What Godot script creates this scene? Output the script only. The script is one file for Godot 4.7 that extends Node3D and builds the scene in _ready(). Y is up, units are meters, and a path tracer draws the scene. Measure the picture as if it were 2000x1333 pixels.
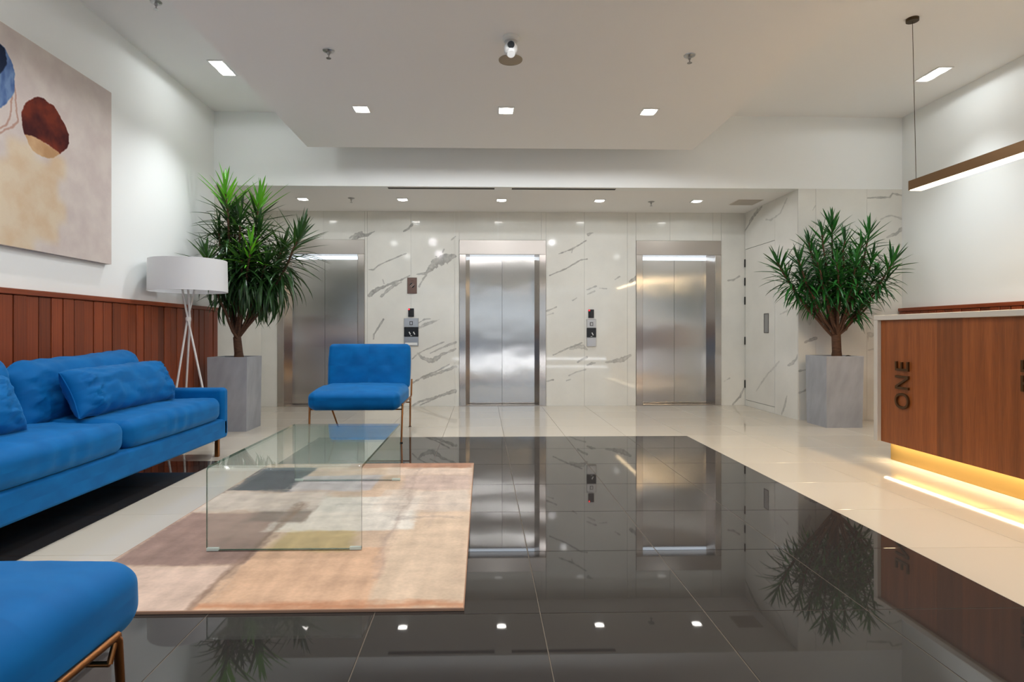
extends Node3D
# Lift lobby with blue velvet seating. x to the right, y up, the lift wall lies towards -z; "d" is the distance in front of the camera (z = -d).

const F := 1143.0            # focal length in pixels of the 2000 x 1333 frame
const EYE := 1.0175          # camera height
const YAW := 0.024
const PX := 970.5
const PY := 650.0

const XL := -3.049           # left wall
const XR := 4.892            # right wall
const XN := 3.664            # right side of the lift lobby
const DB := 8.1              # lift wall
const DF := 6.715            # wall above the lift lobby
const DZ := -3.7             # entrance wall behind the camera
const YR := 3.527            # raised ceiling
const YS := 3.03             # lowered ceiling
const YN := 2.69             # lift lobby ceiling

var M := {}
var rng := RandomNumberGenerator.new()
var used := {}

# ------------------------------------------------------------------ mesh builder
class MB:
	var v := PackedVector3Array()
	var n := PackedVector3Array()
	var uv := PackedVector2Array()
	var ix := PackedInt32Array()

	func tri(a: Vector3, b: Vector3, c: Vector3, nn: Vector3, ua := Vector2.ZERO, ub := Vector2.ZERO, uc := Vector2.ZERO) -> void:
		var k := v.size()
		if (b - a).cross(c - a).dot(nn) > 0.0:
			v.append_array([a, c, b]); uv.append_array([ua, uc, ub])
		else:
			v.append_array([a, b, c]); uv.append_array([ua, ub, uc])
		n.append_array([nn, nn, nn]); ix.append_array([k, k + 1, k + 2])

	func quad(a: Vector3, b: Vector3, c: Vector3, d: Vector3, out: Vector3, u0 := Vector2(0, 0), u1 := Vector2(1, 0), u2 := Vector2(1, 1), u3 := Vector2(0, 1)) -> void:
		var nn := (b - a).cross(c - a)
		if nn.length_squared() < 1e-16:
			nn = (c - a).cross(d - a)
		nn = nn.normalized()
		if nn.dot(out) < 0.0:
			nn = -nn
		tri(a, b, c, nn, u0, u1, u2)
		tri(a, c, d, nn, u0, u2, u3)

	# box from lo to hi with chamfered edges
	func box(lo: Vector3, hi: Vector3, ch := 0.0, tf := Transform3D.IDENTITY) -> void:
		var c := (lo + hi) / 2.0
		var h := (hi - lo) / 2.0
		ch = minf(ch, minf(h.x, minf(h.y, h.z)) * 0.9)
		for ax in 3:
			for s in [-1.0, 1.0]:
				var o := Vector3.ZERO
				o[ax] = s
				var p := []
				var a1 := (ax + 1) % 3
				var a2 := (ax + 2) % 3
				for q in [[-1, -1], [1, -1], [1, 1], [-1, 1]]:
					var w := Vector3.ZERO
					w[ax] = s * h[ax]
					w[a1] = q[0] * (h[a1] - ch)
					w[a2] = q[1] * (h[a2] - ch)
					p.append(tf * (c + w))
				if ax == 0:
					quad(p[0], p[1], p[2], p[3], tf.basis * o, Vector2(0, 0), Vector2(0, 1), Vector2(1, 1), Vector2(1, 0))
				else:
					quad(p[0], p[1], p[2], p[3], tf.basis * o)
		if ch <= 0.0:
			return
		for ax in 3:
			var a1 := (ax + 1) % 3
			var a2 := (ax + 2) % 3
			for s1 in [-1.0, 1.0]:
				for s2 in [-1.0, 1.0]:
					var p := []
					for q in [[-1, 0], [1, 0], [1, 1], [-1, 1]]:
						var w := Vector3.ZERO
						w[ax] = q[0] * (h[ax] - ch)
						w[a1] = s1 * (h[a1] - (ch if q[1] == 1 else 0.0))
						w[a2] = s2 * (h[a2] - (ch if q[1] == 0 else 0.0))
						p.append(tf * (c + w))
					var o := Vector3.ZERO
					o[a1] = s1
					o[a2] = s2
					quad(p[0], p[1], p[2], p[3], tf.basis * o)
		for sx in [-1.0, 1.0]:
			for sy in [-1.0, 1.0]:
				for sz in [-1.0, 1.0]:
					var s := Vector3(sx, sy, sz)
					var a := tf * (c + s * (h - Vector3(0, ch, ch)))
					var b := tf * (c + s * (h - Vector3(ch, 0, ch)))
					var e := tf * (c + s * (h - Vector3(ch, ch, 0)))
					tri(a, b, e, (tf.basis * s).normalized())

	# smooth grid of points; closed along u and/or v when asked. Faces are turned away from the middle unless inward.
	func grid(P: Array, close_u := false, close_v := false, inward := false, middle = null) -> void:
		var nu := P.size()
		var nv: int = P[0].size()
		var k := v.size()
		var mid := Vector3.ZERO
		for row in P:
			for p in row:
				mid += p
		mid /= float(nu * nv)
		if middle != null:
			mid = middle
		var nn := PackedVector3Array()
		nn.resize(nu * nv)
		var tris := PackedInt32Array()
		var vol := 0.0
		for i in (nu if close_u else nu - 1):
			for j in (nv if close_v else nv - 1):
				var i2 := (i + 1) % nu
				var j2 := (j + 1) % nv
				var a: Vector3 = P[i][j]
				var b: Vector3 = P[i2][j]
				var c: Vector3 = P[i2][j2]
				var d: Vector3 = P[i][j2]
				var m := (c - a).cross(d - b)
				vol += m.dot((a + c) / 2.0 - mid)
				nn[i * nv + j] += m
				nn[i2 * nv + j] += m
				nn[i2 * nv + j2] += m
				nn[i * nv + j2] += m
				tris.append_array([i * nv + j, i2 * nv + j, i2 * nv + j2, i * nv + j, i2 * nv + j2, i * nv + j2])
		var s := 1.0 if vol > 0.0 else -1.0
		if inward:
			s = -s
		for i in nu:
			for j in nv:
				v.append(P[i][j])
				n.append((nn[i * nv + j] * s).normalized())
				uv.append(Vector2(float(i) / maxf(1, nu - 1), float(j) / maxf(1, nv - 1)))
		for t in range(0, tris.size(), 3):
			if s > 0.0:
				ix.append_array([k + tris[t], k + tris[t + 2], k + tris[t + 1]])
			else:
				ix.append_array([k + tris[t], k + tris[t + 1], k + tris[t + 2]])

	func fan(ring: PackedVector3Array, out: Vector3) -> void:
		var c := Vector3.ZERO
		for p in ring:
			c += p
		c /= ring.size()
		for i in ring.size():
			tri(c, ring[i], ring[(i + 1) % ring.size()], out.normalized())

	# tube along points with a radius for each
	func tube(P: Array, R: Array, sides := 10, caps := true) -> void:
		var rows := []
		var t0: Vector3 = (P[1] - P[0]).normalized()
		var up := Vector3.UP if absf(t0.y) < 0.9 else Vector3.RIGHT
		var u := t0.cross(up).normalized()
		for i in P.size():
			var t: Vector3
			if i == 0:
				t = t0
			elif i == P.size() - 1:
				t = (P[i] - P[i - 1]).normalized()
			else:
				t = ((P[i + 1] - P[i]).normalized() + (P[i] - P[i - 1]).normalized()).normalized()
			u = (u - t * u.dot(t)).normalized()
			var w := t.cross(u)
			var row := PackedVector3Array()
			var r: float = R[mini(i, R.size() - 1)]
			for k in sides:
				var a := TAU * k / sides
				row.append(P[i] + (u * cos(a) + w * sin(a)) * r)
			rows.append(row)
		# faces away from the axis: done piece by piece because a bent tube has no single middle
		for i in rows.size() - 1:
			var k0 := v.size()
			for q in 2:
				for k in sides:
					v.append(rows[i + q][k])
					n.append((rows[i + q][k] - P[i + q]).normalized())
					uv.append(Vector2(float(k) / sides, float(i + q)))
			for k in sides:
				var a := k0 + k
				var b := k0 + (k + 1) % sides
				var c := k0 + sides + (k + 1) % sides
				var d := k0 + sides + k
				var m := (v[b] - v[a]).cross(v[c] - v[a])
				if m.dot(n[a]) > 0.0:
					ix.append_array([a, c, b, a, d, c])
				else:
					ix.append_array([a, b, c, a, c, d])
		if caps:
			fan(rows[0], P[0] - P[1])
			fan(rows[-1], P[-1] - P[-2])

	# surface of revolution about a vertical axis through c; profile of Vector2(radius, height)
	func lathe(c: Vector3, prof: Array, sides := 32, flat_rings := true) -> void:
		for i in prof.size() - 1:
			var a: Vector2 = prof[i]
			var b: Vector2 = prof[i + 1]
			if a.is_equal_approx(b):
				continue
			var dn := Vector2(b.y - a.y, -(b.x - a.x)).normalized()
			var k0 := v.size()
			for q in 2:
				var p := a if q == 0 else b
				for k in sides + 1:
					var t := TAU * k / sides
					v.append(c + Vector3(cos(t) * p.x, p.y, sin(t) * p.x))
					n.append(Vector3(cos(t) * dn.x, dn.y, sin(t) * dn.x))
					uv.append(Vector2(float(k) / sides, float(i + q) / (prof.size() - 1)))
			for k in sides:
				var i0 := k0 + k
				var i1 := k0 + k + 1
				var i2 := k0 + sides + 2 + k
				var i3 := k0 + sides + 1 + k
				var m := (v[i1] - v[i0]).cross(v[i2] - v[i0])
				if m.length_squared() < 1e-14:
					m = (v[i2] - v[i0]).cross(v[i3] - v[i0])
				if m.dot(n[i0]) > 0.0:
					ix.append_array([i0, i2, i1, i0, i3, i2])
				else:
					ix.append_array([i0, i1, i2, i0, i2, i3])

	func mesh() -> ArrayMesh:
		var arr := []
		arr.resize(Mesh.ARRAY_MAX)
		arr[Mesh.ARRAY_VERTEX] = v
		arr[Mesh.ARRAY_NORMAL] = n
		arr[Mesh.ARRAY_TEX_UV] = uv
		arr[Mesh.ARRAY_INDEX] = ix
		var m := ArrayMesh.new()
		m.add_surface_from_arrays(Mesh.PRIMITIVE_TRIANGLES, arr)
		return m

# ------------------------------------------------------------------ scene helpers
func P(x: float, y: float, d: float) -> Vector3:
	return Vector3(x, y, -d)

func numbered(called: String) -> String:
	if not used.has(called):
		used[called] = 0
		return called
	used[called] += 1
	return "%s_%03d" % [called, used[called]]

func put(mesh: Mesh, called: String, mat: Material, parent: Node = self) -> MeshInstance3D:
	var o := MeshInstance3D.new()
	o.mesh = mesh
	o.material_override = mat
	o.name = numbered(called) if parent == self else called
	parent.add_child(o, true)
	return o

func obj(mb: MB, called: String, mat: Material, parent: Node = self) -> MeshInstance3D:
	return put(mb.mesh(), called, mat, parent)

func tag(o: Node, label: String, category: String, group := "") -> Node:
	o.set_meta("label", label)
	o.set_meta("category", category)
	if group:
		o.set_meta("group", group)
	return o

func structure(o: Node, label := "") -> Node:
	o.set_meta("kind", "structure")
	if label:
		o.set_meta("label", label)
	return o

func base(called: String, at: Vector3, turn := 0.0) -> Node3D:
	var o := Node3D.new()
	o.name = numbered(called)
	add_child(o, true)
	o.position = at
	o.rotation.y = turn
	return o

func copy_of(o: Node3D, called: String, at: Vector3, turn := 0.0) -> Node3D:
	var c: Node3D = o.duplicate()
	c.name = numbered(called)
	add_child(c, true)
	c.position = at
	c.rotation.y = turn
	return c

func box(lo: Vector3, hi: Vector3, called: String, mat: Material, parent: Node = self, ch := 0.0) -> MeshInstance3D:
	var mb := MB.new()
	mb.box(Vector3(minf(lo.x, hi.x), minf(lo.y, hi.y), minf(lo.z, hi.z)), Vector3(maxf(lo.x, hi.x), maxf(lo.y, hi.y), maxf(lo.z, hi.z)), ch)
	return obj(mb, called, mat, parent)

# direction of a photograph pixel in x, y, d
func ray(px: float, py: float) -> Vector3:
	var u := (px - PX) / F
	return Vector3(u * cos(YAW) + sin(YAW), (PY - py) / F, -u * sin(YAW) + cos(YAW))

func on_d(px: float, py: float, d: float) -> Vector3:    # x, y, d
	var r := ray(px, py)
	return Vector3(r.x * d / r.z, EYE + r.y * d / r.z, d)

func on_x(px: float, py: float, x: float) -> Vector3:
	var r := ray(px, py)
	return Vector3(x, EYE + r.y * x / r.x, r.z * x / r.x)

func on_floor(px: float, py: float, y := 0.0) -> Vector3:
	var r := ray(px, py)
	var t := (y - EYE) / r.y
	return Vector3(r.x * t, y, r.z * t)

# ------------------------------------------------------------------ materials
func mat(col: Color, rough := 0.6, metal := 0.0, spec := 0.5) -> StandardMaterial3D:
	var m := StandardMaterial3D.new()
	m.albedo_color = col
	m.roughness = rough
	m.metallic = metal
	m.metallic_specular = spec
	return m

func glow(col: Color, energy: float) -> StandardMaterial3D:
	var m := mat(col, 0.5)
	m.emission_enabled = true
	m.emission = col
	m.emission_energy_multiplier = energy
	return m

func noise(freq: float, sd: int, oct := 3) -> FastNoiseLite:
	var f := FastNoiseLite.new()
	f.noise_type = FastNoiseLite.TYPE_SIMPLEX_SMOOTH
	f.frequency = freq
	f.seed = sd
	f.fractal_octaves = oct
	return f

# wood with the grain along v
func wood(a: Color, b: Color, sd: int) -> ImageTexture:
	var w := 128
	var h := 512
	var fine := noise(0.22, sd, 3)
	var wide := noise(0.025, sd + 7, 2)
	var im := Image.create(w, h, false, Image.FORMAT_RGB8)
	for y in h:
		for x in w:
			var wob := wide.get_noise_2d(x * 0.6, y * 0.09) * 5.0
			var t := 0.5 + 0.45 * fine.get_noise_2d(x + wob, y * 0.035) + 0.5 * wide.get_noise_2d(x * 1.3, y * 0.05)
			im.set_pixel(x, y, a.lerp(b, clampf(t, 0.0, 1.0)))
	return ImageTexture.create_from_image(im)

# marble slab picture: veins are strokes of Vector3(u metres, v metres, half width in metres); each stroke carries its strength
func marble(w_m: float, h_m: float, strokes: Array, sd: int, ppm := 250.0) -> ImageTexture:
	var w := int(w_m * ppm)
	var h := int(h_m * ppm)
	var ink := PackedFloat32Array()
	ink.resize(w * h)
	var ragged := noise(0.045, sd, 3)
	var broken := noise(0.035, sd + 3, 3)
	for s in strokes:
		var pts: Array = s[0]
		var power: float = s[1]
		for i in pts.size() - 1:
			var a := Vector2(pts[i].x * ppm, h - pts[i].y * ppm)
			var b := Vector2(pts[i + 1].x * ppm, h - pts[i + 1].y * ppm)
			var ra: float = pts[i].z * ppm
			var rb: float = pts[i + 1].z * ppm
			var pad := maxf(ra, rb) * 2.0 + 4.0
			var ab := b - a
			for y in range(maxi(0, int(minf(a.y, b.y) - pad)), mini(h, int(maxf(a.y, b.y) + pad))):
				for x in range(maxi(0, int(minf(a.x, b.x) - pad)), mini(w, int(maxf(a.x, b.x) + pad))):
					var p := Vector2(x, y)
					var t := clampf((p - a).dot(ab) / maxf(ab.length_squared(), 0.01), 0.0, 1.0)
					var dist := p.distance_to(a + ab * t) + ragged.get_noise_2d(x, y) * (1.2 + 0.5 * lerpf(ra, rb, t))
					var r := lerpf(ra, rb, t)
					var cover := smoothstep(1.4, -1.4, dist - r)
					if cover > 0.0:
						# a vein is darker along its rim than inside
						var rim := 0.62 + 0.38 * clampf(dist / maxf(r, 0.6), 0.0, 1.0)
						var val := cover * power * rim * clampf(0.85 + 0.5 * broken.get_noise_2d(x, y), 0.3, 1.0)
						if val > ink[y * w + x]:
							ink[y * w + x] = val
	var cloud := noise(0.006, sd + 11, 4).get_image(w, h, false, false, true).get_data()
	var hair := noise(0.02, sd + 17, 3)
	hair.fractal_type = FastNoiseLite.FRACTAL_RIDGED
	var thin := hair.get_image(w, h, false, false, true).get_data()
	var data := PackedByteArray()
	data.resize(w * h * 3)
	for i in w * h:
		var g: float = 1.0 + (cloud[i] / 255.0 - 0.5) * 0.045 - maxf(0.0, thin[i] / 255.0 - 0.93) * 0.5
		var k := ink[i]
		data[i * 3] = int(clampf((226.0 * (1.0 - k) + 120.0 * k) * g, 0, 255))
		data[i * 3 + 1] = int(clampf((224.0 * (1.0 - k) + 118.0 * k) * g, 0, 255))
		data[i * 3 + 2] = int(clampf((216.0 * (1.0 - k) + 114.0 * k) * g, 0, 255))
	return ImageTexture.create_from_image(Image.create_from_data(w, h, false, Image.FORMAT_RGB8, data))

func textured(t: Texture2D, rough: float, spec := 0.5) -> StandardMaterial3D:
	var m := mat(Color.WHITE, rough, 0.0, spec)
	m.albedo_texture = t
	return m

func make_materials() -> void:
	M.paint = mat(Color(0.955, 0.96, 0.95), 0.75, 0, 0.3)
	M.ceiling = mat(Color(0.96, 0.955, 0.945), 0.85, 0, 0.2)
	M.tile_white = []
	M.tile_dark = []
	for k in 3:
		var t := 1.0 + (k - 1) * 0.012
		M.tile_white.append(mat(Color(0.81 * t, 0.77 * t, 0.705 * t), 0.05, 0, 0.5))
		M.tile_dark.append(mat(Color(0.195 * t, 0.182 * t, 0.176 * t), 0.022, 0, 0.52))
	M.grout = mat(Color(0.42, 0.38, 0.33), 0.9)
	M.grout_dark = mat(Color(0.42, 0.40, 0.38), 0.9)
	M.steel = mat(Color(0.80, 0.785, 0.765), 0.2, 1.0)
	M.steel.anisotropy_enabled = true
	M.steel.anisotropy = 1.0
	M.steel_frame = mat(Color(0.76, 0.73, 0.70), 0.2, 1.0)
	M.steel_frame.anisotropy_enabled = true
	M.steel_frame.anisotropy = 1.0
	M.steel_header = mat(Color(0.76, 0.73, 0.70), 0.42, 1.0)
	M.steel_dark = mat(Color(0.32, 0.30, 0.29), 0.3, 1.0)
	M.steel_panel = mat(Color(0.72, 0.72, 0.72), 0.3, 1.0)
	M.black = mat(Color(0.02, 0.02, 0.022), 0.25)
	M.gap = mat(Color(0.03, 0.03, 0.03), 0.9)
	M.bronze = mat(Color(0.42, 0.34, 0.31), 0.4, 0.8)
	M.white_plastic = mat(Color(0.86, 0.86, 0.85), 0.4)
	M.trim_white = mat(Color(0.93, 0.93, 0.92), 0.35)
	M.lens = glow(Color(1.0, 0.985, 0.95), 6.0)
	M.glow_housing = glow(Color(1.0, 0.99, 0.97), 0.9)  # housing plate glows to stand for the lamp light falling on it
	M.lens_small = glow(Color(1.0, 0.985, 0.96), 5.0)
	M.velvet = mat(Color(0.0, 0.395, 0.66), 0.5, 0, 0.22)
	M.velvet.rim_enabled = true
	M.velvet.rim = 1.0
	M.velvet.rim_tint = 0.65
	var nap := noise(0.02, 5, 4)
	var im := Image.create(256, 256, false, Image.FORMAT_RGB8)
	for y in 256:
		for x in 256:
			# pile brushed one way and another: its uneven sheen is put into the colour
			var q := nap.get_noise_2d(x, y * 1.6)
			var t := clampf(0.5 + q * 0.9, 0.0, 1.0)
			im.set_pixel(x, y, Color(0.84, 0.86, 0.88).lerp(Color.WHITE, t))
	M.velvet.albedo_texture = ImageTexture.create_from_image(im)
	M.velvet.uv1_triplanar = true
	M.velvet.uv1_scale = Vector3(0.7, 0.7, 0.7)
	M.brass = mat(Color(0.60, 0.40, 0.24), 0.32, 1.0)
	M.lamp_white = mat(Color(0.86, 0.84, 0.82), 0.45)
	M.shade = mat(Color(0.90, 0.90, 0.90), 0.85)
	M.shade.backlight_enabled = true
	M.shade.backlight = Color(0.35, 0.35, 0.34)
	M.pot = mat(Color(0.66, 0.67, 0.685), 0.42, 0, 0.5)
	var pn := noise(0.02, 91, 4)
	var pim := Image.create(128, 256, false, Image.FORMAT_RGB8)
	for y in 256:
		for x in 128:
			var t := 0.95 + 0.07 * pn.get_noise_2d(x * 2.2 + y * 0.25, y * 0.4)
			pim.set_pixel(x, y, Color(t, t, t * 1.01))
	M.pot.albedo_texture = ImageTexture.create_from_image(pim)
	M.soil = mat(Color(0.11, 0.085, 0.065), 0.95)
	M.bark = mat(Color(0.42, 0.29, 0.21), 0.85)
	M.bark.uv1_triplanar = true
	var bn := noise(0.06, 17, 3)
	var bim := Image.create(64, 256, false, Image.FORMAT_RGB8)
	for y in 256:
		for x in 64:
			var t := 0.82 + 0.4 * bn.get_noise_2d(x * 0.8, y * 2.5)
			bim.set_pixel(x, y, Color(t, t, t))
	M.bark.albedo_texture = ImageTexture.create_from_image(bim)
	M.bark.uv1_scale = Vector3(3, 3, 3)
	M.leaf = []
	for c in [Color(0.10, 0.20, 0.10), Color(0.13, 0.25, 0.12), Color(0.165, 0.30, 0.14)]:
		var m := mat(c, 0.34, 0, 0.5)
		m.backlight_enabled = true
		m.backlight = Color(0.16, 0.26, 0.06)
		M.leaf.append(m)
	M.leaf_young = mat(Color(0.33, 0.62, 0.14), 0.4)
	M.leaf_young.backlight_enabled = true
	M.leaf_young.backlight = Color(0.3, 0.45, 0.08)
	M.leaf_right = []
	for c in [Color(0.075, 0.26, 0.12), Color(0.10, 0.33, 0.14), Color(0.14, 0.42, 0.15)]:
		var m := mat(c, 0.38, 0, 0.5)
		m.backlight_enabled = true
		m.backlight = Color(0.14, 0.26, 0.06)
		M.leaf_right.append(m)
	# glass pane: clear sheet, faintly green
	M.glass = mat(Color(0.60, 0.78, 0.70, 0.075), 0.0, 0, 0.5)
	M.glass.transparency = BaseMaterial3D.TRANSPARENCY_ALPHA
	M.glass_edge = mat(Color(0.16, 0.30, 0.24), 0.08, 0, 0.6)
	M.pane = mat(Color(0.8, 0.85, 0.86, 0.05), 0.0)
	M.pane.transparency = BaseMaterial3D.TRANSPARENCY_ALPHA
	M.pad = mat(Color(0.78, 0.82, 0.78), 0.4)
	M.counter_slab = mat(Color(0.76, 0.73, 0.685), 0.35, 0, 0.5)
	M.gold = mat(Color(0.74, 0.60, 0.34), 0.4, 0.6)
	M.letter = mat(Color(0.33, 0.22, 0.11), 0.4, 0.6)
	M.pendant = mat(Color(0.42, 0.31, 0.19), 0.4, 0.7)
	M.pendant_dark = mat(Color(0.30, 0.24, 0.15), 0.5, 0.5)
	M.led_warm = glow(Color(1.0, 0.94, 0.82), 5.0)
	M.wainscot = []
	for k in 5:
		var t: float = [1.0, 0.86, 1.08, 0.94, 0.76][k]
		M.wainscot.append(textured(wood(Color(0.455 * t, 0.205 * t, 0.105 * t), Color(0.585 * t, 0.285 * t, 0.15 * t), 40 + k * 5), 0.42, 0.45))
	M.wainscot_back = mat(Color(0.16, 0.08, 0.05), 0.7)
	M.veneer = []
	for k in 5:
		var t: float = [1.0, 0.97, 0.89, 1.02, 0.93][k]
		M.veneer.append(textured(wood(Color(0.48 * t, 0.255 * t, 0.105 * t), Color(0.60 * t, 0.335 * t, 0.155 * t), 80 + k * 5), 0.36, 0.45))
	M.dark_frame = mat(Color(0.12, 0.12, 0.13), 0.4, 0.6)
	M.pavement = mat(Color(0.45, 0.45, 0.45), 0.8)

# ------------------------------------------------------------------ lamps
func spot(parent: Node3D, at: Vector3, energy: float, angle: float, col: Color, size := 0.05, blend := 1.0, called := "beam") -> void:
	var l := SpotLight3D.new()
	l.name = called
	parent.add_child(l, true)
	l.position = at
	l.rotation.x = -PI / 2
	l.light_energy = energy
	l.light_color = col
	l.spot_angle = angle
	l.spot_angle_attenuation = blend
	l.spot_range = 14.0
	l.spot_attenuation = 2.0
	l.light_size = size
	l.shadow_enabled = true

# square recessed downlight: trim, housing and one or two round lenses; hangs from y = 0 of its node
func downlight(called: String, at: Vector3, w: float, l: float, lenses: int, energy: float, spill: float, angle: float, col: Color, label: String, group: String) -> Node3D:
	var o := base(called, at)
	tag(o, label, "ceiling light", group)
	var mb := MB.new()
	var t := 0.014
	mb.box(Vector3(-w / 2, -0.008, -l / 2), Vector3(-w / 2 + t, 0.0, l / 2), 0.002)
	mb.box(Vector3(w / 2 - t, -0.008, -l / 2), Vector3(w / 2, 0.0, l / 2), 0.002)
	mb.box(Vector3(-w / 2 + t, -0.008, -l / 2), Vector3(w / 2 - t, 0.0, -l / 2 + t), 0.002)
	mb.box(Vector3(-w / 2 + t, -0.008, l / 2 - t), Vector3(w / 2 - t, 0.0, l / 2), 0.002)
	obj(mb, "trim_frame", M.trim_white, o)
	mb = MB.new()
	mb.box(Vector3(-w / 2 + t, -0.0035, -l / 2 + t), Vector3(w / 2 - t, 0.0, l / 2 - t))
	obj(mb, "glow_housing", M.glow_housing, o)
	for k in lenses:
		var z := (k - (lenses - 1) / 2.0) * (l / lenses) * 0.94
		var r := minf(w, l / lenses) * 0.41
		mb = MB.new()
		mb.lathe(Vector3(0, 0, z), [Vector2(r, -0.0035), Vector2(r, -0.008), Vector2(r * 0.8, -0.011), Vector2(0.0, -0.012)], 24)
		obj(mb, "lens", M.lens if w > 0.145 else M.lens_small, o)
		if energy > 0.0:
			spot(o, Vector3(0, -0.016, z), energy, angle, col, 0.05)
		if spill > 0.0:
			spot(o, Vector3(0, -0.016, z), spill, 87.5, col, 0.05, 0.14, "spill")
	return o

# ------------------------------------------------------------------ room
func slab_uv(mb: MB, a: Vector3, b: Vector3, c: Vector3, d: Vector3, out: Vector3, r: Rect2) -> void:
	mb.quad(a, b, c, d, out, Vector2(r.position.x, r.end.y), r.end, Vector2(r.end.x, r.position.y), r.position)

# one marble slab standing in a wall, u running along "along" from "origin"; y from y0 to y1
func slab(parent: Node, m: Material, origin: Vector3, along: Vector3, out: Vector3, u0: float, u1: float, y0: float, y1: float, w: float, h: float) -> void:
	var mb := MB.new()
	var g := 0.0012
	var th := 0.012
	var a := origin + along * (u0 + g) + Vector3.UP * y0
	var b := origin + along * (u1 - g) + Vector3.UP * y0
	var up := Vector3.UP * (y1 - y0)
	var f := out * th
	var r := Rect2((u0 + g) / w, 1.0 - y1 / h, (u1 - u0 - 2 * g) / w, (y1 - y0) / h)
	slab_uv(mb, a + f, b + f, b + up + f, a + up + f, out, r)
	var e := Rect2(r.position, Vector2(0.001, 0.001))
	slab_uv(mb, a, a + f, a + up + f, a + up, -along, e)
	slab_uv(mb, b, b + f, b + up + f, b + up, along, e)
	slab_uv(mb, a, b, b + f, a + f, Vector3.DOWN, e)
	slab_uv(mb, a + up, b + up, b + up + f, a + up + f, Vector3.UP, e)
	obj(mb, "marble_slab", m, parent)

func strokes_d(list: Array, d: float, x0: float) -> Array:
	var out := []
	for s in list:
		var pts := []
		for q in s[0]:
			var p := on_d(q[0], q[1], d)
			pts.append(Vector3(p.x - x0, p.y, q[2] * d / F / 2.0))
		out.append([pts, s[1]])
	return out

func strokes_x(list: Array, x: float, d0: float, sgn: float) -> Array:
	var out := []
	for s in list:
		var pts := []
		for q in s[0]:
			var p := on_x(q[0], q[1], x)
			pts.append(Vector3((p.z - d0) * sgn, p.y, q[2] * p.z / F / 2.0))
		out.append([pts, s[1]])
	return out

var lifts := [[-2.82, -1.627, -2.729, -1.719], [-0.327, 0.876, -0.235, 0.783], [2.131, 3.33, 2.225, 3.243]]
const LIFT_H := 2.30
const OPEN_H := 2.10

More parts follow.
